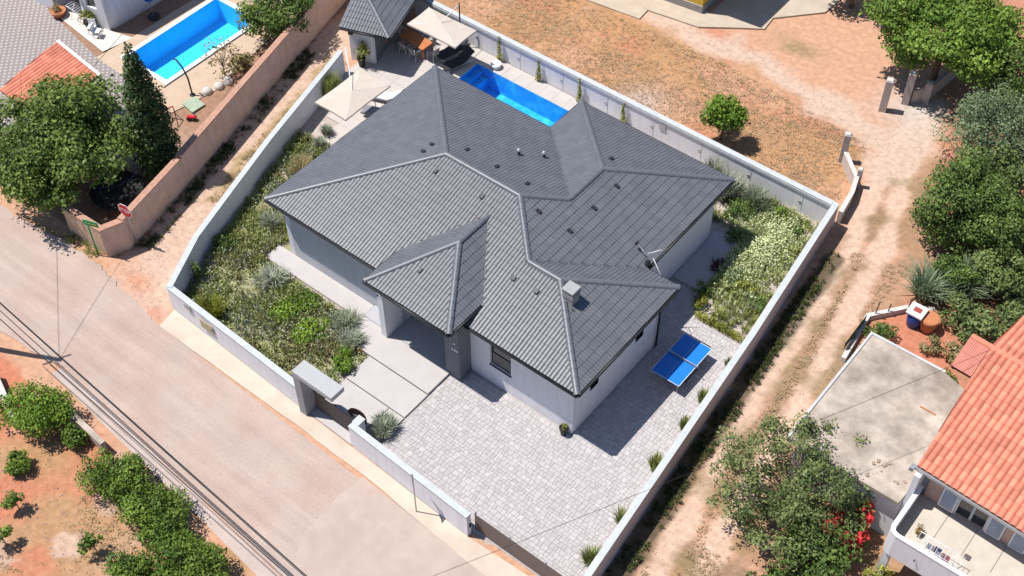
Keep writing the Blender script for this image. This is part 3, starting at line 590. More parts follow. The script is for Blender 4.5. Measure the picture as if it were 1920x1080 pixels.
# ornaments on the front wall's outer face
mbx = thing('letter_box', 'grey letter box set in the front wall by the lane corner', 'letter box', (.1, -5.7, 1.1)); MB().box(-.2, .2, -.02, .02, 0, .36, .005).build('box_front', steel, mbx); MB().box(-.15, .15, -.028, -.021, .22, .27).build('slot', dark, mbx)
mbx = thing('meter_cupboard', 'tan meter cupboard door set in the white front wall', 'cupboard', (1.4, -5.76, .62)); MB().box(-.42, .42, -.02, .02, 0, .58, .005).build('door', mat('tan_panel', (.4, .34, .22), .7), mbx); MB().box(.3, .35, -.035, -.021, .25, .33).build('latch', dark, mbx)
# ------------------------------------------------------------------ table tennis table
tt = thing('table_tennis_table', 'blue table tennis table on the pavers beside the villa', 'table', (19.04+.7625, 5.14+1.37, .035))
tb = mat('blue_table_top', (.008, .16, .56), .38, .05, 3, 0, spec=.5); 
for y0, y1 in ((-1.37, -.008), (.008, 1.37)):
    tp = MB().box(-.7625, .7625, y0, y1, .735, .76).build('table_half', tb, tt); ln = MB(); z0, z1 = .7602, .7625
    e0, e1 = (y0, y0+.02) if y0 < -1 else (y1-.02, y1)
    ln.box(-.7625, .7625, e0, e1, z0, z1); a, b = (e1, y1) if y0 < -1 else (y0, e0); ln.box(-.7625, -.7425, a, b, z0, z1); ln.box(.7425, .7625, a, b, z0, z1); ln.box(-.003, .003, a, b, z0, z1); ln.build('line', whitem, tp)
    MB().box(-.70, .70, y0+.08, y1-.08, .69, .733).build('apron', dark, tt)
mb = MB(); mb.box(-.88, .88, -.004, .004, .765, .90); mb.build('net', mat('net_grey', (.2, .22, .26), .9), tt); MB().box(-.88, .88, -.006, .006, .901, .915).build('net_tape', whitem, tt)
for x in (-.88, .88): MB().tube([(x, 0, .7), (x, 0, .93)], .015, 6).build('net_post', dark, tt)
for x in (-.62, .62):
    for y in (-1.2, -.12, .12, 1.2): l_ = MB().tube([(x, y, .02), (x, y, .73)], .022, 6).build('leg', steel, tt); 
for x in (-.62, .62): MB().tube([(x, -.45, .09), (x, .45, .09)], .02, 6).build('foot_rail', dark, tt)
for x in (-.62, .62):
    for y in (-.45, .45): MB().tube([(x-.02, y, .06), (x+.02, y, .06)], .06, 10).build('wheel', blackp, tt)
# ------------------------------------------------------------------ foliage generators
def leaf_cloud(clumps, n, size, seed, shell=.55, droop=.0, aspect=.55):
    """clumps: (x,y,z,rx,ry,rz,tint). Returns folded leaf quads spread through the clumps."""
    r = np.random.default_rng(seed); cl = np.array(clumps, float); w = (cl[:, 3]*cl[:, 4]*cl[:, 5])**.67; idx = r.choice(len(cl), n, p=w/w.sum()); c = cl[idx]
    d = r.normal(size=(n, 3)); d /= np.linalg.norm(d, axis=1)[:, None]; rad = shell+(1-shell)*r.random(n)**.6; rad *= 1+.13*r.normal(size=n)
    p = c[:, :3]+d*c[:, 3:6]*rad[:, None]
    nrm = d*.8+r.normal(size=(n, 3))*.55+np.array((0, 0, .55)); nrm /= np.linalg.norm(nrm, axis=1)[:, None]
    a = np.cross(nrm, r.normal(size=(n, 3))); a /= np.linalg.norm(a, axis=1)[:, None]; a[:, 2] -= droop; b = np.cross(nrm, a)
    s = (size*(.45+1.1*r.random(n)**1.5))[:, None]
    v0 = p-a*s*.5; v1 = p+b*s*.5*aspect+nrm*s*.12; v2 = p+a*s*.5-nrm*s*.06; v3 = p-b*s*.5*aspect+nrm*s*.12
    V = np.stack([v0, v1, v2, v3], 1).reshape(-1, 3); Q = np.arange(4*n).reshape(-1, 4)
    t = np.clip(c[:, 6]*.75+.12+r.normal(size=n)*.22, 0, 1); return V, Q, t
def blob(cx, cy, z0, z1, rx, ry, k, seed, cr=.42, lower=.25):
    """crown made of k clumps inside an ellipsoid"""
    r = random.Random(seed); out = []; cz = (z0+z1)/2; rz = (z1-z0)/2
    while len(out) < k:
        x, y, z = [r.uniform(-1, 1) for _ in range(3)]; q = x*x+y*y+z*z
        if q > 1 or q < .12 or z < -1+lower*r.random(): continue
        s = cr*r.uniform(.6, 1.2); f = 1-s*.45; out.append((cx+x*rx*f, cy+y*ry*f, cz+z*rz*f, rx*s, ry*s, rz*s, r.uniform(.05, .95)))
    return out
def tree(name, label, x, y, h, rx, n, size, m, z0=1.3, ry=None, k=26, cr=.38, seed=1, trunk=.16, cat='tree', group=None, shell=.5, limbs=6, lean=(0, 0)):
    t = thing(name, label, cat, (x, y, 0), 0, group); ry = ry or rx; cl = blob(lean[0], lean[1], z0, h, rx, ry, k, seed, cr); V, Q, ti = leaf_cloud(cl, n, size, seed, shell)
    V[:, 2] = np.maximum(V[:, 2], .08); np_mesh('crown', V, Q, m, t, ti)
    r = random.Random(seed); mb = MB(); hz = z0+(h-z0)*.3; mb.tube([(0, 0, -.1), (lean[0]*.15+.04, lean[1]*.15, hz*.5), (lean[0]*.45, lean[1]*.45, hz), (lean[0]*.8, lean[1]*.8, hz+(h-hz)*.5)], [trunk, trunk*.85, trunk*.65, trunk*.25], 8)
    for i in range(limbs):
        c = r.choice(cl); s = r.uniform(.45, .9); mb.tube([(lean[0]*.4*s, lean[1]*.4*s, hz*s), (c[0]*.5, c[1]*.5, (hz*s+c[2])*.52), (c[0], c[1], c[2])], [trunk*.4, trunk*.25, trunk*.08], 5)
    mb.build('trunk', bark, t); return t
def shrub(name, label, x, y, h, r, m, n=700, size=.11, seed=1, cat='shrub', group=None, ry=None, k=9, rz=0, cr=.5):
    t = thing(name, label, cat, (x, y, 0), rz, group); V, Q, ti = leaf_cloud(blob(0, 0, .03, h, r, ry or r, k, seed, cr), n, size, seed, .45); V[:, 2] = np.maximum(V[:, 2], .03)
    np_mesh('foliage', V, Q, m, t, ti); mb = MB(); rr = random.Random(seed)
    for i in range(4): a = rr.uniform(0, 6.28); mb.tube([(0, 0, -.05), (r*.3*math.cos(a), r*.3*math.sin(a), h*.6)], [.03, .012], 5)
    mb.build('stem', bark, t); return t
def blades(pos, h, spread, nb, seed, tint, wid=.02, bend=.5):
    """grass blades: pos (k,2) tuft centres, arrays h, spread, tint per tuft"""
    r = np.random.default_rng(seed); k = len(pos); P = np.repeat(pos, nb, 0); H = np.repeat(h, nb)*(.55+.6*r.random(k*nb)); Sp = np.repeat(spread, nb); T = np.repeat(tint, nb); n = k*nb
    an = r.random(n)*6.283; ra = np.sqrt(r.random(n)); bx = P[:, 0]+np.cos(an)*ra*Sp*.45; by = P[:, 1]+np.sin(an)*ra*Sp*.45
    a2 = an+r.normal(size=n)*.6; o = Sp*(.3+bend*r.random(n)); dx = np.cos(a2)*o; dy = np.sin(a2)*o; w = wid*(.6+.8*r.random(n)); px = -np.sin(a2)*w; py = np.cos(a2)*w; z = np.zeros(n)
    v = [np.c_[bx-px, by-py, z], np.c_[bx+px, by+py, z], np.c_[bx+dx*.4+px*.8, by+dy*.4+py*.8, H*.65], np.c_[bx+dx*.4-px*.8, by+dy*.4-py*.8, H*.65], np.c_[bx+dx+px*.2, by+dy+py*.2, H], np.c_[bx+dx-px*.2, by+dy-py*.2, H]]
    V = np.stack(v, 1).reshape(-1, 3); i = np.arange(n)*6; Q = np.concatenate([np.c_[i, i+1, i+2, i+3], np.c_[i+3, i+2, i+4, i+5]]); t = np.clip(np.r_[T, T]+np.tile(r.normal(size=n)*.12, 2), 0, 1); return V, Q, t
L_walnut = leafmat('walnut_leaf', (0.061, 0.115, 0.024), (0.203, 0.284, 0.061)); L_walnut2 = leafmat('bright_walnut_leaf', (0.069, 0.138, 0.019), (0.250, 0.375, 0.062)); L_mid = leafmat('mid_green_leaf', (.07, .11, .03), (.22, .29, .09)); L_dark = leafmat('cypress_leaf', (0.025, 0.056, 0.018), (0.094, 0.150, 0.040), .15); L_olive = leafmat('olive_leaf', (0.078, 0.130, 0.052), (0.260, 0.325, 0.182), .2)
L_deep = leafmat('deep_green_leaf', (0.049, 0.098, 0.022), (0.182, 0.266, 0.063)); L_fresh = leafmat('fresh_green_leaf', (0.069, 0.149, 0.014), (0.253, 0.380, 0.046)); L_hedge = leafmat('hedge_leaf', (0.042, 0.091, 0.017), (0.196, 0.294, 0.042)); L_sparse = leafmat('sparse_tree_leaf', (0.068, 0.112, 0.033), (0.255, 0.300, 0.112))
L_lav = leafmat('lavender_leaf', (.17, .21, .12), (.40, .42, .33), .15); L_yel = leafmat('yellow_green_leaf', (.10, .13, .02), (.38, .38, .06)); L_dry = leafmat('dry_straw_leaf', (.17, .16, .06), (.36, .28, .14), .2); L_pale = leafmat('pale_flower', (.32, .38, .14), (.75, .79, .48), .2); L_verge_shade = leafmat('verge_shade_leaf', (.03, .045, .014), (.085, .10, .03), .15); L_stub = leafmat('stubble', (.31, .215, .125), (.50, .37, .22), .2); L_meadow = leafmat('meadow_leaf', (.19, .24, .065), (.42, .45, .20), .25); L_straw = leafmat('straw_head', (.28, .24, .10), (.60, .52, .32), .2); L_red = leafmat('red_flower', (.42, .01, .015), (.75, .06, .07), .3); L_grass = leafmat('meadow_grass', (.15, .20, .045), (.40, .43, .15), .28); L_reed = leafmat('reed_leaf', (0.138, 0.200, 0.088), (0.375, 0.450, 0.300), .25)
# ------------------------------------------------------------------ trees and shrubs outside the plot
tree('walnut_tree', 'broad walnut tree overhanging the street corner beside the red-roofed shed', -12.0, -3.2, 5.6, 4.1, 34000, .2, L_walnut, .9, 4.1, 90, .25, 11, .24)
def cypress(name, label, x, y, h, r):
    t = thing(name, label, 'tree', (x, y, 0)); cl = []; rr = random.Random(4)
    for i in range(60):
        z = .3+h*.96*(i/60)**1.0; w = r*(1-(z/h)**2.6)*.78+.14; a = i*2.4; cl.append((w*.62*math.cos(a), w*.62*math.sin(a), z, w*.5, w*.5, .55, rr.random()))
    V, Q, ti = leaf_cloud(cl, 19000, .15, 5, .5); np_mesh('crown', V, Q, L_dark, t, ti); MB().tube([(0, 0, -.1), (0, 0, h*.5), (0, 0, h*.9)], [.18, .12, .03], 7).build('trunk', bark, t)
cypress('cypress_tree', 'tall dark conical cypress beside the pink lane wall', -9.1, .55, 8.2, 1.4)
tree('garden_tree', 'bushy green tree leaning over the far end of the neighbouring pool', -12.0, 12.2, 3.9, 2.3, 9000, .18, L_walnut, .5, 2.1, 34, .32, 13)
tree('round_tree', 'small round bright green tree standing alone in the dry field', 12.8, 20.9, 3.1, 1.12, 3000, .2, L_fresh, .75, None, 16, .45, 21, .08)
tree('walnut_tree', 'wide bright green walnut tree over the concrete gate pillars', 19.6, 32.1, 6.0, 4.5, 30000, .22, L_walnut2, 1.6, 3.9, 80, .25, 23, .25)
tree('olive_tree', 'dark green tree farthest back on the right edge', 24.1, 32.2, 4.6, 2.3, 9000, .16, L_deep, .4, None, 34, .32, 25)
tree('olive_tree', 'silvery olive tree nearest the gate pillars on the right', 24.3, 27.6, 4.9, 2.5, 16000, .12, L_olive, .3, 2.7, 46, .3, 27)
tree('olive_tree', 'silvery olive tree at the right picture edge beyond the dirt lane', 27.2, 27.6, 4.6, 2.3, 12000, .12, L_olive, .3, None, 40, .3, 28)
tree('leafy_tree', 'large dense green tree beside the bend of the dirt lane', 25.9, 22.0, 4.4, 2.7, 17000, .16, L_deep, .1, 2.6, 50, .3, 29)
tree('leafy_tree', 'dark green tree behind the dense lane-side tree at the right edge', 29.2, 22.6, 4.2, 2.5, 12000, .16, L_deep, .1, None, 44, .3, 31)
tree('fruit_tree', 'loose sprawling tree over the lane in front of the flat concrete roof', 27.5, 3.0, 4.3, 3.7, 21000, .14, L_sparse, .4, 3.7, 150, .16, 33, .12, shell=.1, limbs=60)
tree('fruit_tree', 'green fruit tree beside the white balcony house garden', 29.6, .9, 2.6, 1.6, 3500, .2, L_deep, .2, 2.0, 20, .4, 34, .08)
tree('leafy_tree', 'mid green tree filling the gap between olive and dense lane-side tree', 25.9, 25.0, 3.6, 2.0, 9000, .16, L_mid, .1, None, 40, .3, 35)
tree('leafy_tree', 'low leafy tree behind the reeds', 29.0, 20.2, 2.6, 1.8, 7000, .16, L_mid, .1, 1.4, 30, .34, 37, .08)
tree('leafy_tree', 'low leafy shrub tree beside the vine mass near the lane', 27.4, 18.6, 2.0, 1.3, 4500, .15, L_deep, .1, 1.0, 24, .36, 38, .06)
def flowers(name, label, x, y, h, r, seed, n=520):
    t = thing(name, label, 'flowers', (x, y, 0)); cl = blob(0, 0, .4, h, r, r*1.2, 9, seed, .33); V, Q, ti = leaf_cloud(cl, n, .19, seed, .35, aspect=.8); np_mesh('blossom', V, Q, L_red, t, ti)
    V, Q, ti = leaf_cloud(blob(0, 0, .1, h*.95, r*1.15, r*1.3, 12, seed+1, .42), n*2, .15, seed+1, .3); np_mesh('foliage', V, Q, L_deep, t, ti); MB().tube([(0, 0, -.05), (.05, 0, h*.5), (.1, .1, h*.8)], [.05, .04, .015], 6).build('stem', bark, t)
flowers('bougainvillea', 'bright red flowering bougainvillea below the sprawling lane tree', 30.2, 2.6, 2.1, .95, 41)
flowers('bougainvillea', 'small red flowering shrub between the lane tree and the white balcony', 30.3, 4.0, 2.1, .5, 43, 220)
shrub('pot_shrub', 'yellow-green bush below the white balcony wall', 32.3, 2.0, 1.3, .7, L_yel, 900, .14, 45); shrub('ground_shrub', 'spiky green plant beside the dirt lane at the bottom edge', 28.6, -.6, .9, .8, L_deep, 1000, .18, 46)
# hedge and shrubs in the red garden
for lb, x, y, h, r, ry, sd, n in (('round green shrub at the street corner of the red garden', -.9, -13.7, 2.1, 1.55, 1.35, 51, 8000), ('low green shrub against the concrete garden wall', 1.2, -13.5, 1.0, .7, .5, 52, 1500),
    ('clipped green hedge bush nearest the concrete garden wall', 4.4, -13.8, 1.9, 1.75, 1.25, 53, 9000), ('clipped green hedge bush in the middle of the street row', 7.2, -14.0, 1.9, 1.85, 1.3, 54, 10000), ('clipped green hedge bush at the bottom picture edge', 9.9, -14.8, 2.0, 1.8, 1.4, 55, 10000),
    ('small green ball shrub alone on the red soil', .25, -15.9, .85, .6, .6, 56, 1800), ('low hedge bush at the bottom of the red garden', 8.2, -16.3, 1.3, 1.1, .9, 57, 3600)):
    shrub('hedge_bush', lb, x, y, h, r, L_hedge if sd != 51 else L_fresh, n, .13, sd, 'shrub', 'shrubs of the red garden', ry, 34, 0, .4)
for lb, x, y, h, sd in (('thin young sapling on the red soil near the left edge', 1.9, -17.2, 1.1, 61), ('thin young sapling with a leaning stem in the red garden', 6.2, -16.5, 1.3, 62), ('dark leafy sapling at the lower left picture edge', 2.8, -18.6, 1.2, 63), ('yellow-green vine shrub on the left picture edge', -2.5, -14.6, 1.0, 64)):
    tree('sapling', lb, x, y, h, .5 if sd != 64 else .9, 330, .16, L_hedge if sd != 64 else L_fresh, .3, None, 7, .45, sd, .025, 'sapling', 'saplings of the red garden', limbs=4)
gw = thing('low_wall', 'short grey concrete wall edging the red garden', 'wall', (0, 0, 0)); strip_prism([(-1.2, -12.75), (2.6, -13.0)], -.1, .1, -.1, .75, 'wall_body', oldconc, gw); strip_prism([(-1.2, -12.75), (2.6, -13.0)], -.13, .13, .751, .8, 'coping', oldconc, gw)
gw = thing('low_wall', 'pale stone wall stub at the left edge of the red garden', 'wall', (0, 0, 0)); strip_prism([(-4.6, -13.5), (-1.6, -14.6)], -.15, .15, -.1, .6, 'wall_body', rockm, gw)
# ------------------------------------------------------------------ street furniture
ss = thing('stop_sign', 'red octagonal stop sign at the pink lane wall', 'sign', (-6.0, -3.9, 0), R(8)); MB().tube([(0, 0, -.1), (0, 0, 2.75)], .035, 8).build('post', steel, ss)
def ngon(r, n, y, ph=0, cz=0): return [(r*math.cos(2*math.pi*i/n+ph), y, cz+r*math.sin(2*math.pi*i/n+ph)) for i in range(n)]
def disc(mb, r, n, y0, y1, ph, cz):
    mb.add(ngon(r, n, y0, ph, cz)+ngon(r, n, y1, ph, cz), [tuple(range(n)), tuple(range(n, 2*n))[::-1]]+[(i+n, (i+1) % n+n, (i+1) % n, i) for i in range(n)]); return mb
redp = mat('sign_red', (.5, .02, .03), .4, .05); greenp = mat('sign_green', (.0, .22, .08), .4, .08)
pl = disc(MB(), .45, 8, -.06, -.045, math.pi/8, 2.5).build('plate', whitem, ss); disc(MB(), .41, 8, -.067, -.061, math.pi/8, 2.5).build('red_face', redp, pl)
def text(name, s, size, m, par, locv, rot):
    c = bpy.data.curves.new(name, 'FONT'); c.body = s; c.size = size; c.align_x = 'CENTER'; c.align_y = 'CENTER'; c.extrude = .002; o = bpy.data.objects.new(name, c); C.objects.link(o)
    dg = bpy.context.evaluated_depsgraph_get(); me = bpy.data.meshes.new_from_object(o.evaluated_get(dg)); bpy.data.objects.remove(o); me.materials.append(m); q = link(bpy.data.objects.new(name, me), par); q.location = locv; q.rotation_euler = rot; return q
text('lettering', 'STOP', .3, whitem, pl, (0, -.071, 2.5), (R(90), 0, 0))
gs = thing('street_sign', 'green street name sign on a green post at the walnut tree corner', 'sign', (-7.0, -5.55, 0), R(20)); MB().tube([(0, 0, -.1), (0, 0, 2.5)], .035, 8).build('post', greenp, gs)
MB().box(-.2, .62, -.02, .02, 2.15, 2.48).build('name_plate', greenp, gs); mb = MB()
for x, w_ in ((-.1, .12), (.06, .2), (.3, .1), (.43, .1)): mb.box(x, x+w_, -.026, -.021, 2.28, 2.34)
mb.build('lettering', mat('sign_yellow', (.45, .5, .08), .5), gs)
rs = thing('road_sign', 'slim road sign seen edge-on in front of the villa wall', 'sign', (15.25, -6.75, 0), R(-41)); MB().tube([(0, 0, -.1), (0, 0, 2.9)], .03, 8).build('post', steel, rs)
disc(MB(), .42, 3, -.05, -.04, math.pi/2, 2.65).build('plate', whitem, rs); disc(MB(), .36, 3, -.056, -.051, math.pi/2, 2.65).build('red_face', redp, rs); MB().box(-.12, .12, -.05, -.03, 2.35, 2.5).build('bracket', steel, rs)
PT = Vector((-6.3, -12.55, 7.6)); up_ = thing('utility_pole', 'wooden utility pole at the left edge carrying the street cables', 'pole', (PT.x, PT.y, 0)); MB().tube([(0, 0, -.2), (0, 0, 7.7)], [.15, .11], 10).build('pole', bark, up_); MB().tube([(-.3, -.6, 7.3), (.3, .6, 7.3)], .05, 6).build('cross_arm', bark, up_)
wm = mat('black_cable', (.02, .02, .022), .6)
def cable(label, a, b, sag, r=.02, m=wm, group='overhead cables'):
    a = Vector(a); b = Vector(b); pts = [a+(b-a)*(i/24)-Vector((0, 0, sag*4*(i/24)*(1-i/24))) for i in range(25)]; o = MB().tube([tuple(p-a) for p in pts], r, 5).build('overhead_cable', m); o.location = a; return tag(o, label, 'cable', group)
for lb, y0, z0, y1, z1, r in (('thick black overhead cable nearest the street, upper of the bundle', -12.75, 7.45, -14.75, 7.35, .027), ('thin black overhead cable just below the thick one', -12.9, 7.15, -14.95, 6.9, .018), ('lowest black overhead cable along the footpath', -13.1, 6.8, -14.9, 6.65, .022), ('dark thin cable twisted beside the thick street cable', -12.75, 7.38, -14.78, 7.2, .016)):
    cable(lb, (-6.3, y0, z0), (30, y1-.05, z1), .12, r)
cable('grey service cable crossing the driveway gate to the red-roofed house', (12.5, -26.5, 6.9), (31.4, 10.4, 6.85), .25, .009); cable('thin cable from the utility pole towards the neighbouring yard', PT, (-24, 2.6, 5.2), .2, .012); cable('thin cable from the utility pole over the stop sign corner', PT, (-16, 11.8, 6.0), .25, .012)
# ------------------------------------------------------------------ neighbour on the left: lane wall, shed, house, yard
nw = thing('lane_wall', 'pink-brown rubble wall along the left side of the dirt lane', 'wall', (0, 0, 0))
LP = [(-9.3, -5.42), (-6.45, -5.3), (-6.05, -4.2), (-7.15, .6), (-10.25, 12.2), (-12.2, 19.5)]
for (i, h) in ((0, 1.75), (1, 1.85), (2, 1.95), (3, 2.05), (4, 2.1)):
    strip_prism(LP[i:i+2], 0, .3, -.1, h, 'wall_body', pinkwall if i else mat('ochre_render', (.50, .36, .25), .9, .15, 1.5, .3, 25), nw); strip_prism(LP[i:i+2], -.03, .33, h+.001, h+.06, 'coping', pinkcap, nw)
yard = sheet('paved_yard', [(-34, 9), (-24.9, 5.5), (-19.1, 4.4), (-16.3, 4.3), (-13, 1.7), (-13.5, -1), (-20, -3.5), (-34, -5)], .01, None or mat('yard_paver', (.235, .205, .195), .9, .1, 3, .1), 'grey patterned paver yard of the neighbouring house')
def dots():
    m = MATS['yard_paver']; n = m.node_tree.nodes; l = m.node_tree.links; b = n['Principled BSDF']; src = b.inputs['Base Color'].links[0].from_socket
    g = n.new('ShaderNodeNewGeometry'); mp = n.new('ShaderNodeMapping'); mp.inputs['Rotation'].default_value = (0, 0, R(45)); mp.inputs['Scale'].default_value = (3.6, 3.6, .01); l.new(g.outputs['Position'], mp.inputs[0]); v = n.new('ShaderNodeTexVoronoi'); v.inputs['Scale'].default_value = 1; v.inputs['Randomness'].default_value = .06; l.new(mp.outputs[0], v.inputs['Vector'])
    r = n.new('ShaderNodeMapRange'); l.new(v.outputs['Distance'], r.inputs[0]); r.inputs[1].default_value = .2; r.inputs[2].default_value = .3; r.inputs[3].default_value = 1; r.inputs[4].default_value = 0
    x = n.new('ShaderNodeMix'); x.data_type = 'RGBA'; l.new(r.outputs[0], x.inputs[0]); l.new(src, x.inputs[6]); x.inputs[7].default_value = (.40, .37, .35, 1); l.new(x.outputs[2], b.inputs['Base Color'])
dots()
sheet('white_path', [(-24.9, 5.55), (-19.3, 4.95), (-18.9, 6.9), (-20.5, 6.5), (-25, 7.0)], .03, mat('white_concrete', (.56, .51, .46), .85, .06), 'pale concrete path along the neighbouring house')
tc = mat('beige_terrace', (.45, .34, .25), .9, .1, 1.5, .1); tr = bpy.data.objects.new('pool_terrace', None); link(tr); tag(tr, 'beige terrace around the neighbouring pool', kind='structure')
for i, pp in enumerate(([(-19.2, 4.4), (-16.3, 4.25), (-16.3, 5.25), (-18.15, 5.25), (-18.15, 12.8), (-18.9, 12.8), (-19, 6.8)], [(-16.3, 4.25), (-12.2, 3.6), (-11.6, 6.9), (-12.8, 12.8), (-14.15, 12.8), (-14.15, 5.25), (-16.3, 5.25)], [(-18.9, 12.8), (-12.8, 12.8), (-12.8, 15), (-18.9, 15)])): sheet('terrace_slab', pp, .018+.004*(i % 2), tc, None, tr, None)
sheet('terrace_shadow_gap', [(-14.14, 5.0), (-14.05, 5.0), (-14.05, 12.6), (-14.14, 12.6)], .03, dark, None, tr, None)
hs = thing('neighbour_house', 'white neighbouring house beside the light blue pool', 'house', (0, 0, 0))
for a, b, m, op in (((-20.5, 6.5), (-20.0, 22), white, ()), ((-30, 5.2), (-24.6, 5.75), white, ()), ((-24.6, 5.75), (-24.6, 7.3), white, ()), ((-24.6, 7.3), (-22.4, 7.3), white, ((.6, 1.6, .1, 2.3),)), ((-22.4, 7.3), (-22.4, 6.2), white, ()), ((-22.4, 6.2), (-20.5, 6.5), white, ((.5, 1.3, 1.3, 2.4),))): wallseg(a, b, m, 5.2, op, .25, hs)
MB().box(-24.0, -23.0, 7.4, 7.45, .1, 2.3).build('door', anth, hs); MB().prism([(-21.9, 6.42), (-21.1, 6.54), (-21.1, 6.6), (-21.9, 6.48)], 1.3, 2.4).build('window', glass, hs); MB().prism([(-30, 5.3), (-24.5, 5.9), (-22.3, 6.4), (-20.6, 6.7), (-20.2, 22), (-30, 22)], 5.2, 5.35).build('roof_slab', oldconc, hs)
MB().box(-24.5, -22.5, 5.9, 7.25, 2.6, 2.75).build('canopy', white, hs)
sh = thing('garden_shed', 'low shed with orange tiled roof in front of the patterned yard', 'shed', (0, 0, 0))
for a, b in (((-18.1, -1.6), (-14.6, -1.9)), ((-14.6, -1.9), (-14.7, 1.3)), ((-14.7, 1.3), (-18.2, 1.7)), ((-18.2, 1.7), (-18.1, -1.6))): wallseg(a, b, white, 2.25, (), .2, sh)
rf = bpy.data.objects.new('roof', None); link(rf, sh)
roof_planes([[(-18.2, -2.2, 2.5), (-14.3, -2.5, 2.5), (-14.42, 1.5, 3.0), (-18.42, 1.95, 3.0)]], rf, .24, .4, .075, rtile_p, rtile_s, runder, 120); MB().prism([(-18.5, 1.96), (-14.38, 1.51), (-14.36, 1.68), (-18.48, 2.13)], 2.85, 3.06).build('verge', whitem, rf)
# yard things
def pot(t, r, h, m, name='pot'): return MB().lathe([(.0, .01), (r*.7, .01), (r, h), (r*1.08, h), (r*1.08, h*.9), (r*.85, h*.88), (0, h*.88)], 0, 0, 14).build(name, m, t)
def potted(name, label, x, y, r, h, pm, fm, ph, pr, n=350, sz=.09, z=0, seed=1):
    t = thing(name, label, 'potted plant', (x, y, z)); pot(t, r, h, pm); V, Q, ti = leaf_cloud(blob(0, 0, h*.85, h+ph, pr, pr, 9, seed, .5), n, sz, seed, .4); np_mesh('foliage', V, Q, fm, t, ti); MB().tube([(0, 0, h*.8), (0, 0, h+ph*.6)], .02, 5).build('stem', bark, t); return t
potted('flower_pot', 'round dark pot of yellow-white flowers by the neighbouring house corner', -21.6, 6.0, .35, .45, dark, L_yel, .7, .5, 500, .12, .02, 71); potted('flower_trough', 'orange flower trough beside the neighbouring porch', -24.0, 5.55, .45, .4, terra, L_dry, .35, .4, 300, .1, .02, 72)
dr = thing('drying_rack', 'white metal drying rack by the neighbouring house wall', 'rack', (-22.7, 6.0, .03)); mb = MB()
for i in range(6): mb.tube([(-.5+.2*i, -.3, 1.0), (-.5+.2*i, .3, 1.0)], .012, 4)
for y in (-.3, .3): mb.tube([(-.5, y, 1.0), (.5, y, 1.0)], .018, 5)
mb.build('top_grid', whitem, dr)
for x in (-.4, .4):
    for s in (-1, 1): MB().tube([(x, -.3*s, 1.0), (x, .3*s, 0)], .018, 5).build('leg', whitem, dr)
for lb, x, y, rz_ in (('white patio chair below the flower pot', -21.1, 5.75, .6), ('white patio chair by the neighbouring house corner', -20.6, 5.7, 2.1)):
    c_ = thing('patio_chair', lb, 'chair', (x, y, .03), rz_, 'white chairs by the neighbouring house'); MB().box(-.22, .22, -.22, .22, .42, .46).build('seat', whitem, c_); MB().box(-.22, .22, .19, .23, .46, .85).build('backrest', whitem, c_)
    for a in (-.19, .19):
        for b in (-.19, .19): MB().box(a-.02, a+.02, b-.02, b+.02, 0, .42).build('leg', whitem, c_)
lp = thing('pool_umbrella', 'closed blue parasol on a stand beside the neighbouring house', 'parasol', (-19.45, 8.95, .03)); MB().lathe([(0, .1), (.35, .1), (.35, 0)], 0, 0, 14).build('base', dark, lp); MB().tube([(0, 0, 0), (0, 0, 2.6)], .025, 6).build('pole', steel, lp); MB().lathe([(.05, 2.5), (.18, 1.9), (.3, 1.3), (.12, 1.25)], 0, 0, 9).build('canopy', bluep, lp)
shw = thing('pool_shower', 'bent dark shower pole by the neighbouring pool', 'shower', (-12.35, 5.6, .02)); MB().tube([(0, 0, 0), (-.05, 0, 1.2), (-.25, -.05, 1.9), (-.6, -.1, 2.3), (-.75, -.12, 2.25)], [.05, .05, .05, .05, .06], 8).build('pipe', dark, shw); MB().lathe([(.16, 0), (.16, .04), (0, .05)], 0, 0, 10).build('foot', dark, shw)
mt = tag(MB().prism([(-12.2, 4.7), (-11.2, 4.55), (-11.15, 5.45), (-12.1, 5.55)], .02, .1).build('tank_lid', mat('pale_green_lid', (.30, .36, .27), .7)), 'pale green square lid on the ground beside the shower pole', 'lid')
ty = thing('garden_toy', 'small red and blue ride-on toy on the soil by the lane wall', 'toy', (-10.85, 4.2, .02), .6); MB().box(-.25, .25, -.1, .1, .12, .25, .02).build('body', redp, ty); MB().tube([(.2, 0, .2), (.25, 0, .5)], .02, 5).build('handle', bluep, ty)
for x in (-.18, .18): MB().tube([(x, -.14, .09), (x, .14, .09)], .09, 8).build('wheel', blackp, ty)
sw = thing('toy_swing_frame', 'thin red A-frame toy stand beside the cypress', 'toy', (-11.6, 3.7, 0)); MB().tube([(0, 0, .9), (-.3, .25, 0)], .025, 5).build('leg', redp, sw); MB().tube([(0, 0, .9), (.6, -.35, 0)], .025, 5).build('leg', dark, sw); MB().tube([(0, 0, .9), (-.5, -.2, .55)], .04, 5).build('bar', redp, sw)
tree('sparse_shrub', 'nearly bare multi-stemmed shrub by the neighbouring pool', -12.2, 7.9, 2.4, 1.5, 420, .16, L_dry, .5, 1.4, 14, .4, 81, .04, 'shrub', shell=.3, limbs=18)
shrub('border_plant', 'yellow-green border plant against the pink lane wall', -11.7, 8.9, 1.2, .75, L_dry, 800, .2, 82)
for lb, x, y in (('pale rounded border stone nearest the bent shower pole', -11.9, 6.3), ('pale rounded border stone in the middle of the three', -11.7, 7.0), ('pale rounded border stone nearest the bare shrub', -11.6, 7.6)): tag(MB().lathe([(.28, -.05), (.3, .12), (.2, .25), (.0, .3)], 0, 0, 8).build('border_stone', rockm, None, (x, y, 0)), lb, 'stone', 'border stones')
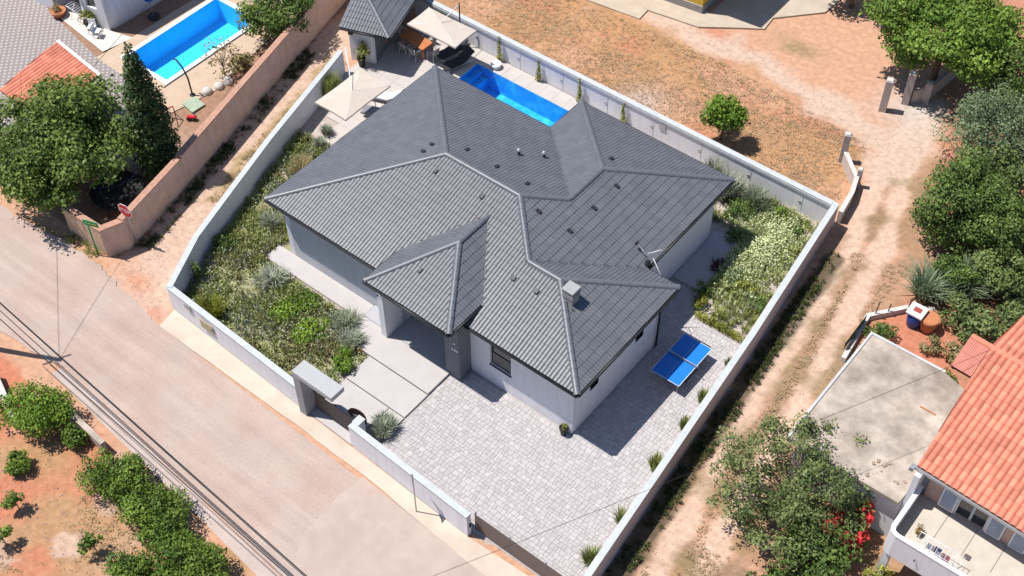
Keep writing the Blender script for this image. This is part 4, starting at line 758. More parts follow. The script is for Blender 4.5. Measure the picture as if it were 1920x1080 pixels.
tp = thing('trampoline', 'dark round trampoline with net posts under the walnut tree', 'trampoline', (-9.2, -2.3, 0)); MB().lathe([(0, .72), (1.25, .72), (1.35, .74), (1.45, .70), (1.45, .66)], 0, 0, 24).build('mat', blackp, tp)
for i in range(6):
    a = i*math.pi/3; MB().tube([(1.4*math.cos(a), 1.4*math.sin(a), 0), (1.4*math.cos(a), 1.4*math.sin(a), 2.2)], .025, 6).build('post', dark, tp)
MB().lathe([(1.42, 2.17), (1.44, 2.2), (1.42, 2.23), (1.40, 2.2), (1.42, 2.17)], 0, 0, 24).build('top_ring', mat('navy_pad', (.01, .015, .05), .6), tp)
pz = thing('garden_parasol', 'drab olive round garden parasol between the walnut and the cypress', 'parasol', (-10.5, -.25, 0)); MB().tube([(0, 0, 0), (0, 0, 1.9)], .025, 6).build('pole', steel, pz); MB().lathe([(.0, 2.0), (.45, 1.9), (.85, 1.68), (.86, 1.62)], 0, 0, 10).build('canopy', mat('olive_canvas', (.26, .22, .08), .9), pz)
# ------------------------------------------------------------------ pool bar house and patio furniture of the villa
bh = thing('pool_bar', 'small white pool house with grey tiled hip roof behind the villa', 'pool house', (0, 0, 0))
ex_ = Vector((-1.2, 3.56)).normalized(); wd_ = Vector((-ex_.y*-1, ex_.x*-1))  # along the lane, and across towards the pool
wd_ = Vector((ex_.y, -ex_.x))
O_ = Vector((-7.62, 12.95)); BE = 2.55
def bp(a, b, z=None): q = O_+wd_*a+ex_*b; return (q.x, q.y) if z is None else (q.x, q.y, z)
BWd, BL = 3.0, 6.4; rz_ = BE+.45*BWd/2
brf = bpy.data.objects.new('roof', None); link(brf, bh)
rz_ = BE+SL*1.05*BWd; c0, c1, c2, c3 = bp(0, 0, BE), bp(BWd, 0, BE), bp(BWd, BL, BE), bp(0, BL, BE); r0, r1 = bp(0, BWd, rz_), bp(0, BL, rz_)
roof_planes([[c0, c1, r0], [c1, c2, r1, r0]], brf, .36, .38, .03, tile_p, tile_s, underlay, 60)
ridge(brf, c1, r0, capm, .12); ridge(brf, r0, r1, capm, .12); ridge(brf, c0, r0, capm, .08)
for a, b in ((c0, c1), (c1, c2)): eave(brf, a, b, 1, BE, .3)
gp = [bp(.05, .1), bp(.05, BWd), bp(.05, BL)]; gz = [BE, rz_-.05, rz_-.05]; gb = MB(); gb.add([(*gp[0], BE-.2), (*gp[2], BE-.2), (*gp[2], gz[2]-.08), (*gp[1], gz[1]-.08), (*gp[0], BE-.08)], [(4, 3, 2, 1, 0)]); gb.build('gable_wall', white, bh)
wallseg(bp(.25, .45), bp(1.75, .45), white, BE-.1, (), .2, bh); wallseg(bp(1.75, .45), bp(1.75, BL-.3), anth, BE-.1, ((1.0, 4.4, .9, 2.2),), .2, bh); wallseg(bp(1.75, BL-.3), bp(.25, BL-.3), white, BE-.1, (), .2, bh); wallseg(bp(.25, BL-.3), bp(.25, .45), white, BE-.1, (), .2, bh)
MB().prism([bp(1.75, 1.5), bp(2.15, 1.5), bp(2.15, 4.8), bp(1.75, 4.8)], .98, 1.04).build('bar_counter', wood, bh)
MB().prism([bp(.3, .28), bp(.55, .28), bp(.55, .44), bp(.3, .44)], 1.9, 2.15).build('flood_light', dark, bh)
def cantilever(name, label, x, y, a, b, z, px, py, rz=0):
    t = thing(name, label, 'parasol', (x, y, .04), rz); ap = (0, 0, z+.3); cs = [(-a, -b, z), (a, -b, z), (a, b, z), (-a, b, z)]; vs = [ap]; n = 6; fs = []
    mb = MB()
    for i in range(4):
        p = Vector(cs[i]); q = Vector(cs[(i+1) % 4]); row = []
        for k in range(n+1):
            s = p+(q-p)*k/n; s = s+Vector((-s.x, -s.y, 0)).normalized()*.04*math.sin(math.pi*k/n); row.append(tuple(s))
        mid = [tuple((Vector(s)+Vector(ap))/2-Vector((0, 0, .02))) for s in row]; base = [ap]+mid+row; f = [(0, 1+k, 2+k) for k in range(n)]+[(1+k, 2+n+k, 3+n+k, 2+k) for k in range(n)]
        mb.add(base, f, True); mb.add([(*s[:2], s[2]) for s in row]+[(*s[:2], s[2]-.1) for s in row], [(k, n+1+k, n+2+k, k+1) for k in range(n)])
    cv = mb.build('canopy', canvas, t)
    for i in range(4): MB().tube([cs[i], (ap[0], ap[1], ap[2]-.06)], .014, 5).build('rib', whitem, t)
    MB().tube([(px, py, 0), (px, py, z+.55)], .04, 8).build('pole', whitem if rz == 0 else dark, t); MB().tube([(px, py, z+.45), (px*.5, py*.5, z+.42), (0, 0, z+.33)], .022, 6).build('arm', whitem, t); MB().box(px-.4, px+.4, py-.4, py+.4, 0, .08, .01).build('base', dark, t); return t
cantilever('cantilever_parasol', 'cream square parasol over the sunbeds left of the villa roof', -3.2, 9.3, 1.12, 1.74, 2.45, -2.45, 2.1)
cantilever('cantilever_parasol', 'cream rectangular parasol over the dining table by the back wall', -3.15, 16.5, 1.74, .95, 2.5, -.15, 1.75, .02)
dt = thing('dining_table', 'orange wooden patio dining table in front of the pool bar', 'table', (-5.1, 16.4, .04), R(-4)); 
for i in range(8): MB().box(-1.0, 1.0, -.45+i*.1125, -.45+i*.1125+.105, .71, .745).build('board', wood, dt)
MB().box(-.9, .9, -.38, .38, .64, .70).build('apron', wood, dt)
for x in (-.9, .9):
    for y in (-.36, .36): MB().box(x-.035, x+.035, y-.035, y+.035, 0, .64).build('leg', wood, dt)
def chair0():
    t = thing('patio_chair', '', 'chair'); mb = MB(); 
    for x in (-.24, .24): MB().tube([(x, -.24, 0), (x, -.24, .64), (x, .26, .66), (x, .3, .9)], .016, 5).build('arm_frame', whitem, t); MB().tube([(x, .2, .42), (x, .3, 0)], .016, 5).build('leg', whitem, t)
    MB().box(-.23, .23, -.23, .22, .41, .435).build('seat', mat('taupe_mesh', (.34, .31, .28), .9), t); mb = MB(); mb.add([(-.23, .23, .46), (.23, .23, .46), (.23, .31, .92), (-.23, .31, .92), (-.23, .25, .46), (.23, .25, .46), (.23, .33, .92), (-.23, .33, .92)], [(0, 1, 2, 3), (5, 4, 7, 6), (3, 2, 6, 7), (0, 3, 7, 4), (1, 5, 6, 2), (4, 5, 1, 0)]); mb.build('backrest', MATS['taupe_mesh'], t); return t
ch0 = chair0()
CH = [('white-framed patio chair at the sunny end of the dining table', -3.75, 16.3, R(-95)), ('white-framed patio chair at the table side facing the villa, sunny half', -4.6, 15.7, R(180)), ('white-framed patio chair at the table side facing the villa, shaded half', -5.4, 15.75, R(176)), ('white-framed patio chair behind the dining table under the parasol', -4.9, 17.1, R(-3)), ('white-framed patio chair at the bar end of the dining table', -6.4, 16.6, R(88))]
for i, (lb, x, y, rz) in enumerate(CH):
    o = ch0 if i == 0 else copy_tree(ch0); o.location = (x, y, .04); o.rotation_euler = (0, 0, rz); tag(o, lb, 'chair', 'chairs around the patio dining table')
def lounger(lb, x, y, rz, m):
    t = thing('sun_lounger', lb, 'sun lounger', (x, y, .04), rz, 'sun loungers of the villa'); mb = MB(); pr = [(-.95, .36), (.2, .36), (.55, .58), (.95, .86)]; vs = []
    for yy in (-.34, .34):
        for x_, z_ in pr: vs += [(x_, yy, z_), (x_, yy, z_-.09)]
    n = 8; f = []
    for k in range(3): a = 2*k; f += [(a, a+2, n+a+2, n+a), (a+1, n+a+1, n+a+3, a+3), (a, a+1, a+3, a+2), (n+a, n+a+2, n+a+3, n+a+1)]
    f += [(0, n, n+1, 1), (6, 7, n+7, n+6)]; mb.add(vs, f); mb.build('mattress', m, t)
    for yy in (-.3, .3): MB().tube([(-.95, yy, .24), (.9, yy, .24)], .02, 5).build('rail', whitem, t)
    for xx in (-.8, .75):
        for yy in (-.3, .3): MB().tube([(xx, yy, .0), (xx, yy, .24)], .02, 5).build('leg', whitem, t)
blk = mat('charcoal_fabric', (.03, .032, .036), .9); gryf = mat('light_grey_fabric', (.5, .5, .52), .9)
lounger('charcoal sun lounger on the patio beside the pool steps', -2.3, 16.75, R(75), blk); lounger('charcoal sun lounger closer to the back wall', -3.2, 17.3, R(75), blk); lounger('light grey sun lounger behind the left cream parasol', -3.5, 12.0, R(20), gryf); lounger('grey sun lounger in the shade of the left cream parasol', -2.9, 10.75, R(20), mat('mid_grey_fabric', (.2, .2, .22), .9))
potted('potted_olive', 'yellow-green plant in a black pot beside the pool bar wall', -6.6, 13.35, .24, .6, blackp, L_yel, 1.1, .5, 420, .12, .04, 91); potted('potted_shrub', 'small plant in a black pot at the villa driveway corner', 17.75, .3, .2, .5, blackp, L_yel, .18, .17, 120, .07, .035, 92); potted('porch_plant', 'dark leafy plant in a tall pot beside the porch pillar', 11.1, .6, .18, .6, blackp, L_deep, .7, .28, 200, .1, .16, 93)
tree('patio_shrub', 'dark green shrub in the corner of the pool patio', -5.0, 18.2, 1.7, .75, 900, .14, L_deep, .2, .5, 9, .45, 95, .04, 'shrub')
for lb, x, z1 in (('slim climbing plant on the back wall nearest the parasol', -.69, 1.7), ('slim climbing plant on the back wall, second from the parasol', 2.14, 1.5), ('slim climbing plant on the back wall behind the villa roof valley', 4.99, 1.6), ('slim climbing plant on the back wall farthest from the parasol', 7.95, 1.5)):
    t = thing('climbing_plant', lb, 'climber', (x, 18.5, .03), 0, 'climbing plants on the back wall'); cl = [((random.random()-.5)*.08, .05, z, .22*(1.15-z/z1), .12, .2, random.random()) for z in np.linspace(.1, z1, 9)]; V, Q, ti = leaf_cloud(cl, 380, .09, int(x*10)+50, .3); np_mesh('foliage', V, Q, L_yel, t, ti); MB().tube([(0, .05, -.05), (0, .1, z1)], .015, 5).build('stem', bark, t)
mb = thing('white_planter', 'low white planter with a shrub between pool and back wall', 'planter', (-.5, 18.0, .04)); MB().lathe([(0, 0), (.25, 0), (.32, .3), (.28, .3), (.26, .26), (0, .25)], 0, 0, 14).build('bowl', whitem, mb)
# ------------------------------------------------------------------ beds of the villa
LB = [(-1.2, -5.2), (-2.5, -2.4), (-3.6, .9), (-4.75, 4.7), (-5.4, 7.0), (-3.9, 7.3), (-.7, 7.0), (-.1, 1.2), (-.4, -.4), (.2, -.75), (6.1, -.75), (6.1, -1.95), (7.95, -2.0), (7.95, -5.35), (7.5, -5.55)]
RB = [(16.4, 15.4), (17.7, 15.2), (18.1, 10.9), (18.9, 9.8), (21.3, 9.7), (20.3, 18.5), (15, 18.5), (15.0, 15.4)]
def bed(name, label, poly, dens, seed, m, hmin, hmax, spread, nb, mask, wid=.02):
    r = np.random.default_rng(seed); xs = [p[0] for p in poly]; ys = [p[1] for p in poly]; ar = (max(xs)-min(xs))*(max(ys)-min(ys)); n = int(ar*dens); p = np.c_[r.uniform(min(xs), max(xs), n), r.uniform(min(ys), max(ys), n)]
    k = inpoly(p[:, 0], p[:, 1], poly)&(r.random(n) < mask(p[:, 0], p[:, 1])); p = p[k]; n = len(p); nz = fbm(p[:, 0], p[:, 1], 1.5, seed+5)
    V, Q, t = blades(p, hmin+(hmax-hmin)*nz+.06*r.random(n), np.full(n, spread)*(.7+.6*r.random(n)), nb, seed, np.clip(.15+nz*.8+.2*(r.random(n)-.5), 0, 1), wid); tag(np_mesh(name, V, Q, m, None, t), label, kind='stuff')
bed('meadow_grass', 'loose green grasses filling the left garden bed', LB, 34, 101, L_grass, .12, .5, .2, 12, lambda x, y: sst(.30, .5, fbm(x, y, 2.2, 111))*.9+.12)
bed('dry_grass', 'straw-coloured seed heads in the left garden bed', LB, 16, 102, L_dry, .2, .55, .2, 9, lambda x, y: sst(.42, .62, fbm(x, y, 1.8, 112)))
bed('lavender_mass', 'grey lavender stems in the left garden bed', LB, 13, 103, L_lav, .22, .5, .22, 12, lambda x, y: sst(.45, .62, fbm(x, y, 1.9, 113))*.9, .018)
bed('meadow_grass', 'green grasses filling the right garden bed', RB, 42, 104, L_grass, .12, .45, .2, 12, lambda x, y: sst(.30, .5, fbm(x, y, 2, 114))*.8+.1)
bed('pale_flowers', 'pale cream flower mass in the right garden bed', RB, 95, 105, L_pale, .25, .55, .18, 11, lambda x, y: np.exp(-((x-18.7)**2/1.5+(y-15.2)**2/5.0))*1.1, .022)
bed('lavender_mass', 'grey lavender stems in the right garden bed', RB, 14, 106, L_lav, .2, .45, .22, 12, lambda x, y: sst(.5, .65, fbm(x, y, 1.7, 116)), .018)
bed('verge_weeds', 'green lane weeds at the foot of the right wall, darkened to widen its shadow', [(21.4, 17.5), (22.1, 17.3), (23.0, 9), (24.3, -6), (23.5, -6), (22.1, 9)], 60, 108, L_verge_shade, .05, .2, .16, 9, lambda x, y: .1+.7*sst(.4, .6, fbm(x, y, 1.2, 118)))  # weeds whose dark leaf colour carries the wall's wider shadow
bed('verge_weeds', 'green weeds at the foot of the pink lane wall, darkened to widen its shadow', [(-5.9, -4.0), (-5.1, -3.6), (-6.4, .9), (-9.4, 12.4), (-10.2, 12.4), (-7.0, .6)], 60, 109, L_verge_shade, .05, .24, .2, 10, lambda x, y: .1+.7*sst(.4, .6, fbm(x, y, 1.2, 119)))  # same darkened leaves, painting shade below the lane wall
bed('verge_weeds', 'yellowish weeds below the wall corner at the walnut tree', [(-9.3, -5.5), (-6.5, -5.4), (-5.9, -4.4), (-5.5, -4.5), (-6.1, -5.8), (-9.3, -6.0)], 40, 110, L_grass, .08, .3, .18, 10, lambda x, y: sst(.35, .6, fbm(x, y, 1.2, 120)))
def flecks(name, label, poly, dens, seed, m, z0, z1, size, mask):
    r = np.random.default_rng(seed); xs = [p[0] for p in poly]; ys = [p[1] for p in poly]; n = int((max(xs)-min(xs))*(max(ys)-min(ys))*dens); p = np.c_[r.uniform(min(xs), max(xs), n), r.uniform(min(ys), max(ys), n)]
    p = p[inpoly(p[:, 0], p[:, 1], poly)&(r.random(n) < mask(p[:, 0], p[:, 1]))]; n = len(p); c = np.c_[p, z0+(z1-z0)*r.random(n)]; nr = r.normal(size=(n, 3))*.45+np.array((-.2, -.1, 1)); nr /= np.linalg.norm(nr, axis=1)[:, None]
    a = np.cross(nr, r.normal(size=(n, 3))); a /= np.linalg.norm(a, axis=1)[:, None]; b = np.cross(nr, a); s = (size*(.5+r.random(n)))[:, None]; V = np.stack([c-a*s*.5, c+b*s*.35, c+a*s*.5, c-b*s*.35], 1).reshape(-1, 3)
    tag(np_mesh(name, V, np.arange(4*n).reshape(-1, 4), m, None, np.clip(fbm(p[:, 0], p[:, 1], 1.1, seed)*.6+r.random(n)*.5, 0, 1)), label, kind='stuff')
flecks('cream_blossom', 'cream blossom heads massed in the right garden bed', RB, 420, 121, L_pale, .3, .6, .085, lambda x, y: np.exp(-((x-18.7)**2/1.0+(y-15.3)**2/3.6))*1.1*sst(.3, .55, fbm(x, y, 1.0, 137)))
flecks('grass_leaves', 'fresh green leaf mass in the right garden bed', RB, 80, 122, L_grass, .08, .4, .1, lambda x, y: sst(.3, .55, fbm(x, y, 1.7, 131)))
flecks('grass_leaves', 'fresh green leaf mass in the left garden bed', LB, 150, 123, L_meadow, .05, .36, .085, lambda x, y: .3+.7*sst(.28, .55, fbm(x, y, 1.9, 132)))
flecks('dry_seed_heads', 'pale straw seed heads across the left garden bed', LB, 30, 124, L_straw, .2, .5, .05, lambda x, y: sst(.4, .65, fbm(x, y, 1.5, 133)))
flecks('lavender_heads', 'silvery lavender heads across the left garden bed', LB, 30, 125, L_lav, .15, .5, .08, lambda x, y: sst(.45, .6, fbm(x, y, 1.9, 113)))
FIELD = [(-6, 19.4), (20.4, 19.4), (19.2, 25.5), (14, 26), (9, 26.5), (3, 26.2), (-3.5, 25.8), (-8, 27)]
bed('dry_stubble', 'short dry grass stubble across the field', FIELD, 60, 141, L_stub, .01, .03, .14, 4, lambda x, y: .25+.75*sst(.35, .6, fbm(x, y, 2.5, 151)), .014)
bed('dry_stubble', 'dry grass stubble along the right lane', [(22.4, 18), (23.5, 5), (24.6, -6), (27.5, -6), (26.1, 5), (25.0, 14), (25.2, 19)], 70, 142, L_stub, .015, .06, .14, 5, lambda x, y: sst(.5, .75, np.minimum(dline(x, y, [(22.3, 17), (23.0, 12), (24, 2.5), (24.9, -2.4)]), dline(x, y, [(23.4, 19), (24.3, 14), (24.9, 10), (25.3, 6), (26, 0)])))*(.4+.6*sst(.35, .6, fbm(x, y, 1.5, 152))), .014)
bed('dry_stubble', 'dry grass down the middle of the left lane', [(-8.2, 13), (-7.5, 13), (-5.0, .5), (-5.6, .5), (-7.0, 6)], 120, 143, L_stub, .015, .06, .14, 5, lambda x, y: sst(.35, .55, fbm(x, y, 1.3, 153)), .014)
bed('dry_stubble', 'dry grass on the red garden soil', [(-4, -13.3), (12, -13.3), (10, -17), (2, -20), (-5, -16)], 40, 144, L_stub, .015, .05, .14, 5, lambda x, y: sst(.45, .65, fbm(x, y, 1.8, 154)), .014)
def pebbles(name, label, poly, n, seed, s0, s1, m, mask=None):
    r = np.random.default_rng(seed); xs = [p[0] for p in poly]; ys = [p[1] for p in poly]; p = np.c_[r.uniform(min(xs), max(xs), n), r.uniform(min(ys), max(ys), n)]; k = inpoly(p[:, 0], p[:, 1], poly)
    if mask: k &= r.random(n) < mask(p[:, 0], p[:, 1])
    p = p[k]; n = len(p); s = s0+(s1-s0)*r.random(n)**3; a = r.random(n)*6.28; c, d = np.cos(a), np.sin(a); B = np.array([(-1, -.7, 0), (1, -.8, 0), (.9, .7, 0), (-.8, .8, 0), (-.5, -.4, .7), (.6, -.3, .8), (.4, .5, .75), (-.5, .4, .6)])
    V = np.stack([np.c_[p[:, 0]+s*(b[0]*c-b[1]*d), p[:, 1]+s*(b[0]*d+b[1]*c), s*b[2]-.01] for b in B], 1).reshape(-1, 3); F = np.array([(4, 5, 6, 7), (0, 1, 5, 4), (1, 2, 6, 5), (2, 3, 7, 6), (3, 0, 4, 7)]); Q = (np.arange(n)[:, None, None]*8+F[None]).reshape(-1, 4)
    tag(np_mesh(name, V, Q, m, None, np.repeat(r.random(n), 5)), label, kind='stuff')
peb = mat('pebble_stone', (.30, .215, .165), .9, .1, 5, 0, mode='tint', col2=(.48, .38, .31))
pebbles('lane_gravel', 'loose stones on the right lane and track', [(21.5, 18), (20.4, 24), (12, 26.6), (4, 27), (4, 28.4), (12, 28.6), (20, 28), (22.5, 27), (25, 16), (27, -6), (23.8, -6)], 9000, 161, .01, .035, peb)
pebbles('field_stones', 'small stones in the dry field', FIELD, 2500, 162, .01, .03, peb)
pebbles('lane_gravel', 'loose stones on the left lane', [(-10, 13), (-7.6, 13), (-3.3, -3), (-1.9, -6.4), (-5.2, -6), (-5.5, -3)], 4000, 163, .01, .03, peb)
pebbles('road_grit', 'grit scattered along the street edges', [(-14, -6.4), (-5, -6.1), (-1.2, -6.7), (23, -7.3), (23, -7.9), (-1.5, -7.4), (-14, -7.5)], 9000, 164, .005, .018, peb)
pebbles('garden_stones', 'small stones on the red garden soil', [(-4, -13.3), (12, -13.3), (10, -17.5), (2, -20), (-5, -16)], 2500, 165, .01, .03, peb)
pebbles('bed_gravel', 'pale gravel between the plants of the left bed', LB, 9000, 166, .012, .025, mat('white_pebble', (.36, .33, .31), .9, .1, 5, 0, mode='tint', col2=(.6, .57, .54)))
pebbles('bed_gravel', 'pale gravel between the plants of the right bed', RB, 9000, 167, .012, .025, MATS['white_pebble'])
def tuft(name, label, x, y, h, r, m, n, seed, cat='plant', group=None, wid=.02, bend=.7):
    t = thing(name, label, cat, (x, y, 0), 0, group); rr = np.random.default_rng(seed); k = 5; a = rr.random(k)*6.28; p = np.c_[np.cos(a)*r*.35, np.sin(a)*r*.35]; V, Q, ti = blades(p, np.full(k, h), np.full(k, r*.8), n//k, seed, rr.random(k), wid, bend); np_mesh('foliage', V, Q, m, t, ti); return t
for i, (lb, x, y, h, r, m, n) in enumerate((('grey lavender bush spilling onto the entrance slabs', 6.9, -1.75, .6, .62, L_lav, 420), ('grey lavender clump at the corner of the first slab', 6.0, -1.1, .6, .75, L_lav, 480), ('large flowering lavender bush inside the front wall beside the pavers', 11.35, -4.55, .65, .62, L_lav, 700), ('dusky lavender clump opposite the left end of the villa facade', 1.1, -1.5, .65, .85, L_lav, 500),
    ('yellow-green grass clump near the street corner of the garden', .4, -4.5, .9, .75, L_yel, 500), ('grey clump beside the left villa corner', -1.6, 1.2, .6, .6, L_lav, 380), ('silvery clump in the gravel near the left parasol', -3.9, 7.0, .5, .45, L_lav, 300), ('silvery round clump behind the left parasol', -4.2, 7.9, .5, .4, L_lav, 280),
    ('tall grass clump against the left wall near the pool bar', -6.0, 10.3, 1.5, .65, L_grass, 480), ('dry rust-coloured grass clump left of the villa', -3.2, 5.0, .6, .8, L_dry, 420), ('tall purple-grey lavender against the right end of the back wall', 17.0, 17.6, 1.0, .8, L_lav, 520), ('grey feathery shrub behind the right corner of the villa roof', 15.4, 17.4, 1.3, .9, L_lav, 600), ('wispy green shrub on the back wall near the villa roof corner', 14.0, 18.1, 1.2, .6, L_lav, 380))):
    tuft('lavender_bush' if m is L_lav else 'grass_clump', lb, x, y, h, r, m, n, 120+i)
G_ = 'small shrubs of the villa garden'
for i, (lb, x, y, h, r, m, n, s) in enumerate((('bright green shrub beside the second entrance slab', 7.55, -3.1, .75, .5, L_fresh, 650, .12), ('smaller bright green shrub just behind the portal', 7.2, -2.5, .6, .35, L_fresh, 350, .11), ('low green juniper carpet in the middle of the left bed', 3.6, -2.0, .55, 1.35, L_fresh, 1900, .13), ('low green juniper patch beside the facade path', 5.0, -2.6, .5, .9, L_fresh, 1100, .13), ('dark green shrub in the left bed by the wall bend', -2.3, -1.2, .7, .7, L_deep, 600, .12), ('slim dark conifer against the left wall corner', -1.75, -3.6, 1.5, .28, L_deep, 420, .1), ('tiny pale shrub in the front left wall corner', -.7, -4.9, .5, .25, L_lav, 150, .08),
    ('yellow-green shrub on the paver edge behind the table tennis table', 18.4, 10.3, .7, .42, L_yel, 480, .11), ('dark shrub in the shade of the villa beside the paver edge', 17.9, 11.0, .7, .45, L_deep, 420, .12), ('dark green shrub at the far villa corner in the right bed', 16.8, 16.6, 1.0, .8, L_deep, 900, .13), ('round green shrub by the back wall in the right bed', 18.4, 17.7, .7, .4, L_fresh, 380, .12), ('round green shrub near the far right wall corner', 19.6, 17.2, .7, .42, L_deep, 380, .12), ('spiky green shrub along the right wall of the bed', 20.2, 16.0, .6, .35, L_grass, 300, .13), ('yellow-flowered shrub in the right bed', 19.6, 12.4, .6, .5, L_yel, 420, .1), ('dark green shrub low in the right bed by the wall', 20.7, 11.8, .6, .55, L_deep, 480, .12), ('grey-green shrub in the middle of the right bed', 18.7, 12.9, .6, .6, L_olive, 600, .09), ('reddish dark shrub in the villa shade', 17.7, 12.9, .6, .5, leafmat('plum_leaf', (.06, .02, .03), (.14, .06, .06)), 380, .1), ('dark shrub at the end of the shaded side path', 17.3, 15.2, .7, .6, L_deep, 560, .12))):
    shrub('garden_shrub', lb, x, y, h, r, m, n, s, 140+i, 'shrub', G_)
t = thing('box_hedge', 'low yellow-green box hedge edging the right bed', 'hedge', (19.8, 9.72, 0)); V, Q, ti = leaf_cloud([(x, 0, .18, .28, .24, .2, random.random()) for x in np.linspace(-1.1, 1.15, 10)], 1500, .09, 160, .4); np_mesh('foliage', V, Q, L_yel, t, ti); MB().tube([(-1.1, 0, .1), (1.1, 0, .1)], .03, 5).build('stem', bark, t)
for i, (lb, x, y, h, r) in enumerate((('tuft against the right wall beside the table tennis table', 21.5, 8.0, .6, .3), ('green tuft against the right wall facing the villa side windows', 21.85, 3.9, .7, .35), ('wispy tuft against the right wall below the table tennis table', 21.7, 5.6, .7, .35), ('green shrub against the right wall facing the driveway corner', 22.1, 1.3, .8, .42), ('green tuft against the right wall halfway down the driveway', 22.4, -1.8, .8, .42), ('bushy tuft against the right wall at the bottom of the driveway', 22.6, -4.1, .9, .5))):
    tuft('wall_tuft', lb, x, y, h, r, L_grass, 260, 170+i, 'plant', 'tufts along the right wall', .022)
# ------------------------------------------------------------------ right-hand neighbour: balcony house, flat roof, garden
rh = thing('balcony_house', 'white house with orange tiled roof and balcony at the lower right', 'house', (0, 0, 0)); rr_ = bpy.data.objects.new('roof', None); link(rr_, rh)
e0, e1, k1, k0 = (31.42, 4.9, 5.0), (43, 4.35, 5.0), (43, 10.2, 6.6), (31.3, 10.75, 6.6)
roof_planes([[e0, e1, k1, k0], [(43, 16.2, 5.1), (31.75, 16.6, 5.1), k0, k1]], rr_, .27, .42, .085, rtile_p, rtile_s, runder)
ridge(rr_, (30.45, 10.79, 6.6), k1, mat('terracotta_ridge', RC, .75, .14, 4, .2, 40), .13, .42, .385)
roof_planes([[(30.4, 9.2, 6.2), (31.28, 9.16, 6.2), (31.3, 10.75, 6.58), (30.42, 10.79, 6.58)]], rr_, .16, .8, .03, mat('pink_sheet_piece', (.52, .2, .15), .7, .06, 3, 0, mode='piece', pvar=.04), mat('pink_sheet', (.52, .2, .15), .7, .06, 3, 0, mode='stuffpiece', pvar=.04), runder, 40, 0, 'roof_sheets')
MB().prism([(31.3, 4.82), (43, 4.27), (43, 4.4), (31.3, 4.95)], 4.84, 4.96).build('gutter', steel, rr_); MB().prism([(31.42, 4.95), (43, 4.4), (43, 5.5), (31.42, 5.5)], 4.78, 4.83).build('soffit', white, rr_); MB().box(31.2, 31.38, 4.7, 4.95, 4.75, 4.95).build('gutter_end', steel, rr_)
peach_w = mat('peach_render', (.55, .37, .29), .9, .08)
wallseg((31.75, 5.45), (42.5, 5.45), peach_w, 4.8, ((.95+.6, 2.75+.1, 2.72, 4.6), (4.5, 5.6, 3.2, 4.5)), .25, rh)
MB().box(33.32, 34.58, 5.55, 5.6, 2.74, 4.6).build('glass_door', glass, rh); MB().box(33.9, 34.0, 5.5, 5.54, 2.74, 4.6).build('curtain', gryf, rh)
for x in (33.3, 34.54): MB().box(x, x+.06, 5.44, 5.54, 2.72, 4.6).build('door_jamb', whitem, rh)
def shutter(x0, x1, z0, z1):
    s = MB(); s.box(x0, x0+.06, 5.36, 5.41, z0, z1); s.box(x1-.06, x1, 5.36, 5.41, z0, z1); s.box(x0+.06, x1-.06, 5.36, 5.41, z0, z0+.07); s.box(x0+.06, x1-.06, 5.36, 5.41, z1-.07, z1); s.box(x0+.06, x1-.06, 5.36, 5.41, (z0+z1)/2+.3, (z0+z1)/2+.36); o = s.build('shutter', whitem, rh)
    n = 16
    for i in range(n):
        zz = z0+.08+(z1-z0-.17)*i/n; MB().add([(x0+.06, 5.37, zz), (x1-.06, 5.37, zz), (x1-.06, 5.40, zz+.07), (x0+.06, 5.40, zz+.07)], [(0, 1, 2, 3)]).build('louvre', mat('shutter_grey', (.42, .44, .47), .7), o)
for x0, x1 in ((32.62, 33.28), (34.62, 35.28), (35.62, 36.28)): shutter(x0, x1, 2.78, 4.6)
MB().box(36.3, 37.3, 5.6, 5.64, 3.2, 4.5).build('window', glass, rh)
fl = MB().box(31.9, 43, 2.7, 5.44, 2.5, 2.69).build('balcony_floor', mat('balcony_tile', (.46, .41, .35), .85, .1, 2, .1), rh)
for i in range(8): MB().box(33.2+i*1.2, 33.22+i*1.2, 3.9, 5.4, 2.691, 2.694).build('floor_joint', dark, fl)
cr = [(43, 2.5), (32.1, 2.5), (31.84, 2.6), (31.75, 2.85), (31.75, 5.2)]
strip_prism(cr, 0, -.14, 2.15, 3.55, 'parapet', white, rh); strip_prism(cr, .02, -.16, 3.551, 3.61, 'parapet_coping', whitem, rh)
MB().box(32.0, 43, 4.9, 5.3, -.1, 2.49).build('lower_wall', white, rh); MB().box(31.5, 31.74, 4.62, 5.69, -.1, 4.77).build('wing_wall', white, rh); MB().box(31.85, 32.15, 2.75, 3.05, -.1, 2.2).build('balcony_pillar', white, rh); MB().box(31.75, 32.0, 5.705, 15.6, -.1, 4.95).build('side_wall', white, rh); MB().tube([(33.1, 2.46, 2.9), (33.1, 2.38, 2.9)], .03, 6).build('drain_spout', dark, rh)
cl_ = thing('clothes_airer', 'white clothes airer with washing on the balcony', 'airer', (33.7, 3.05, 2.69)); 
for i in range(10): MB().tube([(-.9+i*.2, -.28, .85), (-.9+i*.2, .28, .85)], .01, 4).build('rod', whitem, cl_)
for y in (-.28, .28): MB().tube([(-.95, y, .85), (.95, y, .85)], .016, 5).build('rail', whitem, cl_)
for x in (-.6, .6):
    for s in (-1, 1): MB().tube([(x, -.28*s, .85), (x, .32*s, 0)], .015, 5).build('leg', whitem, cl_)
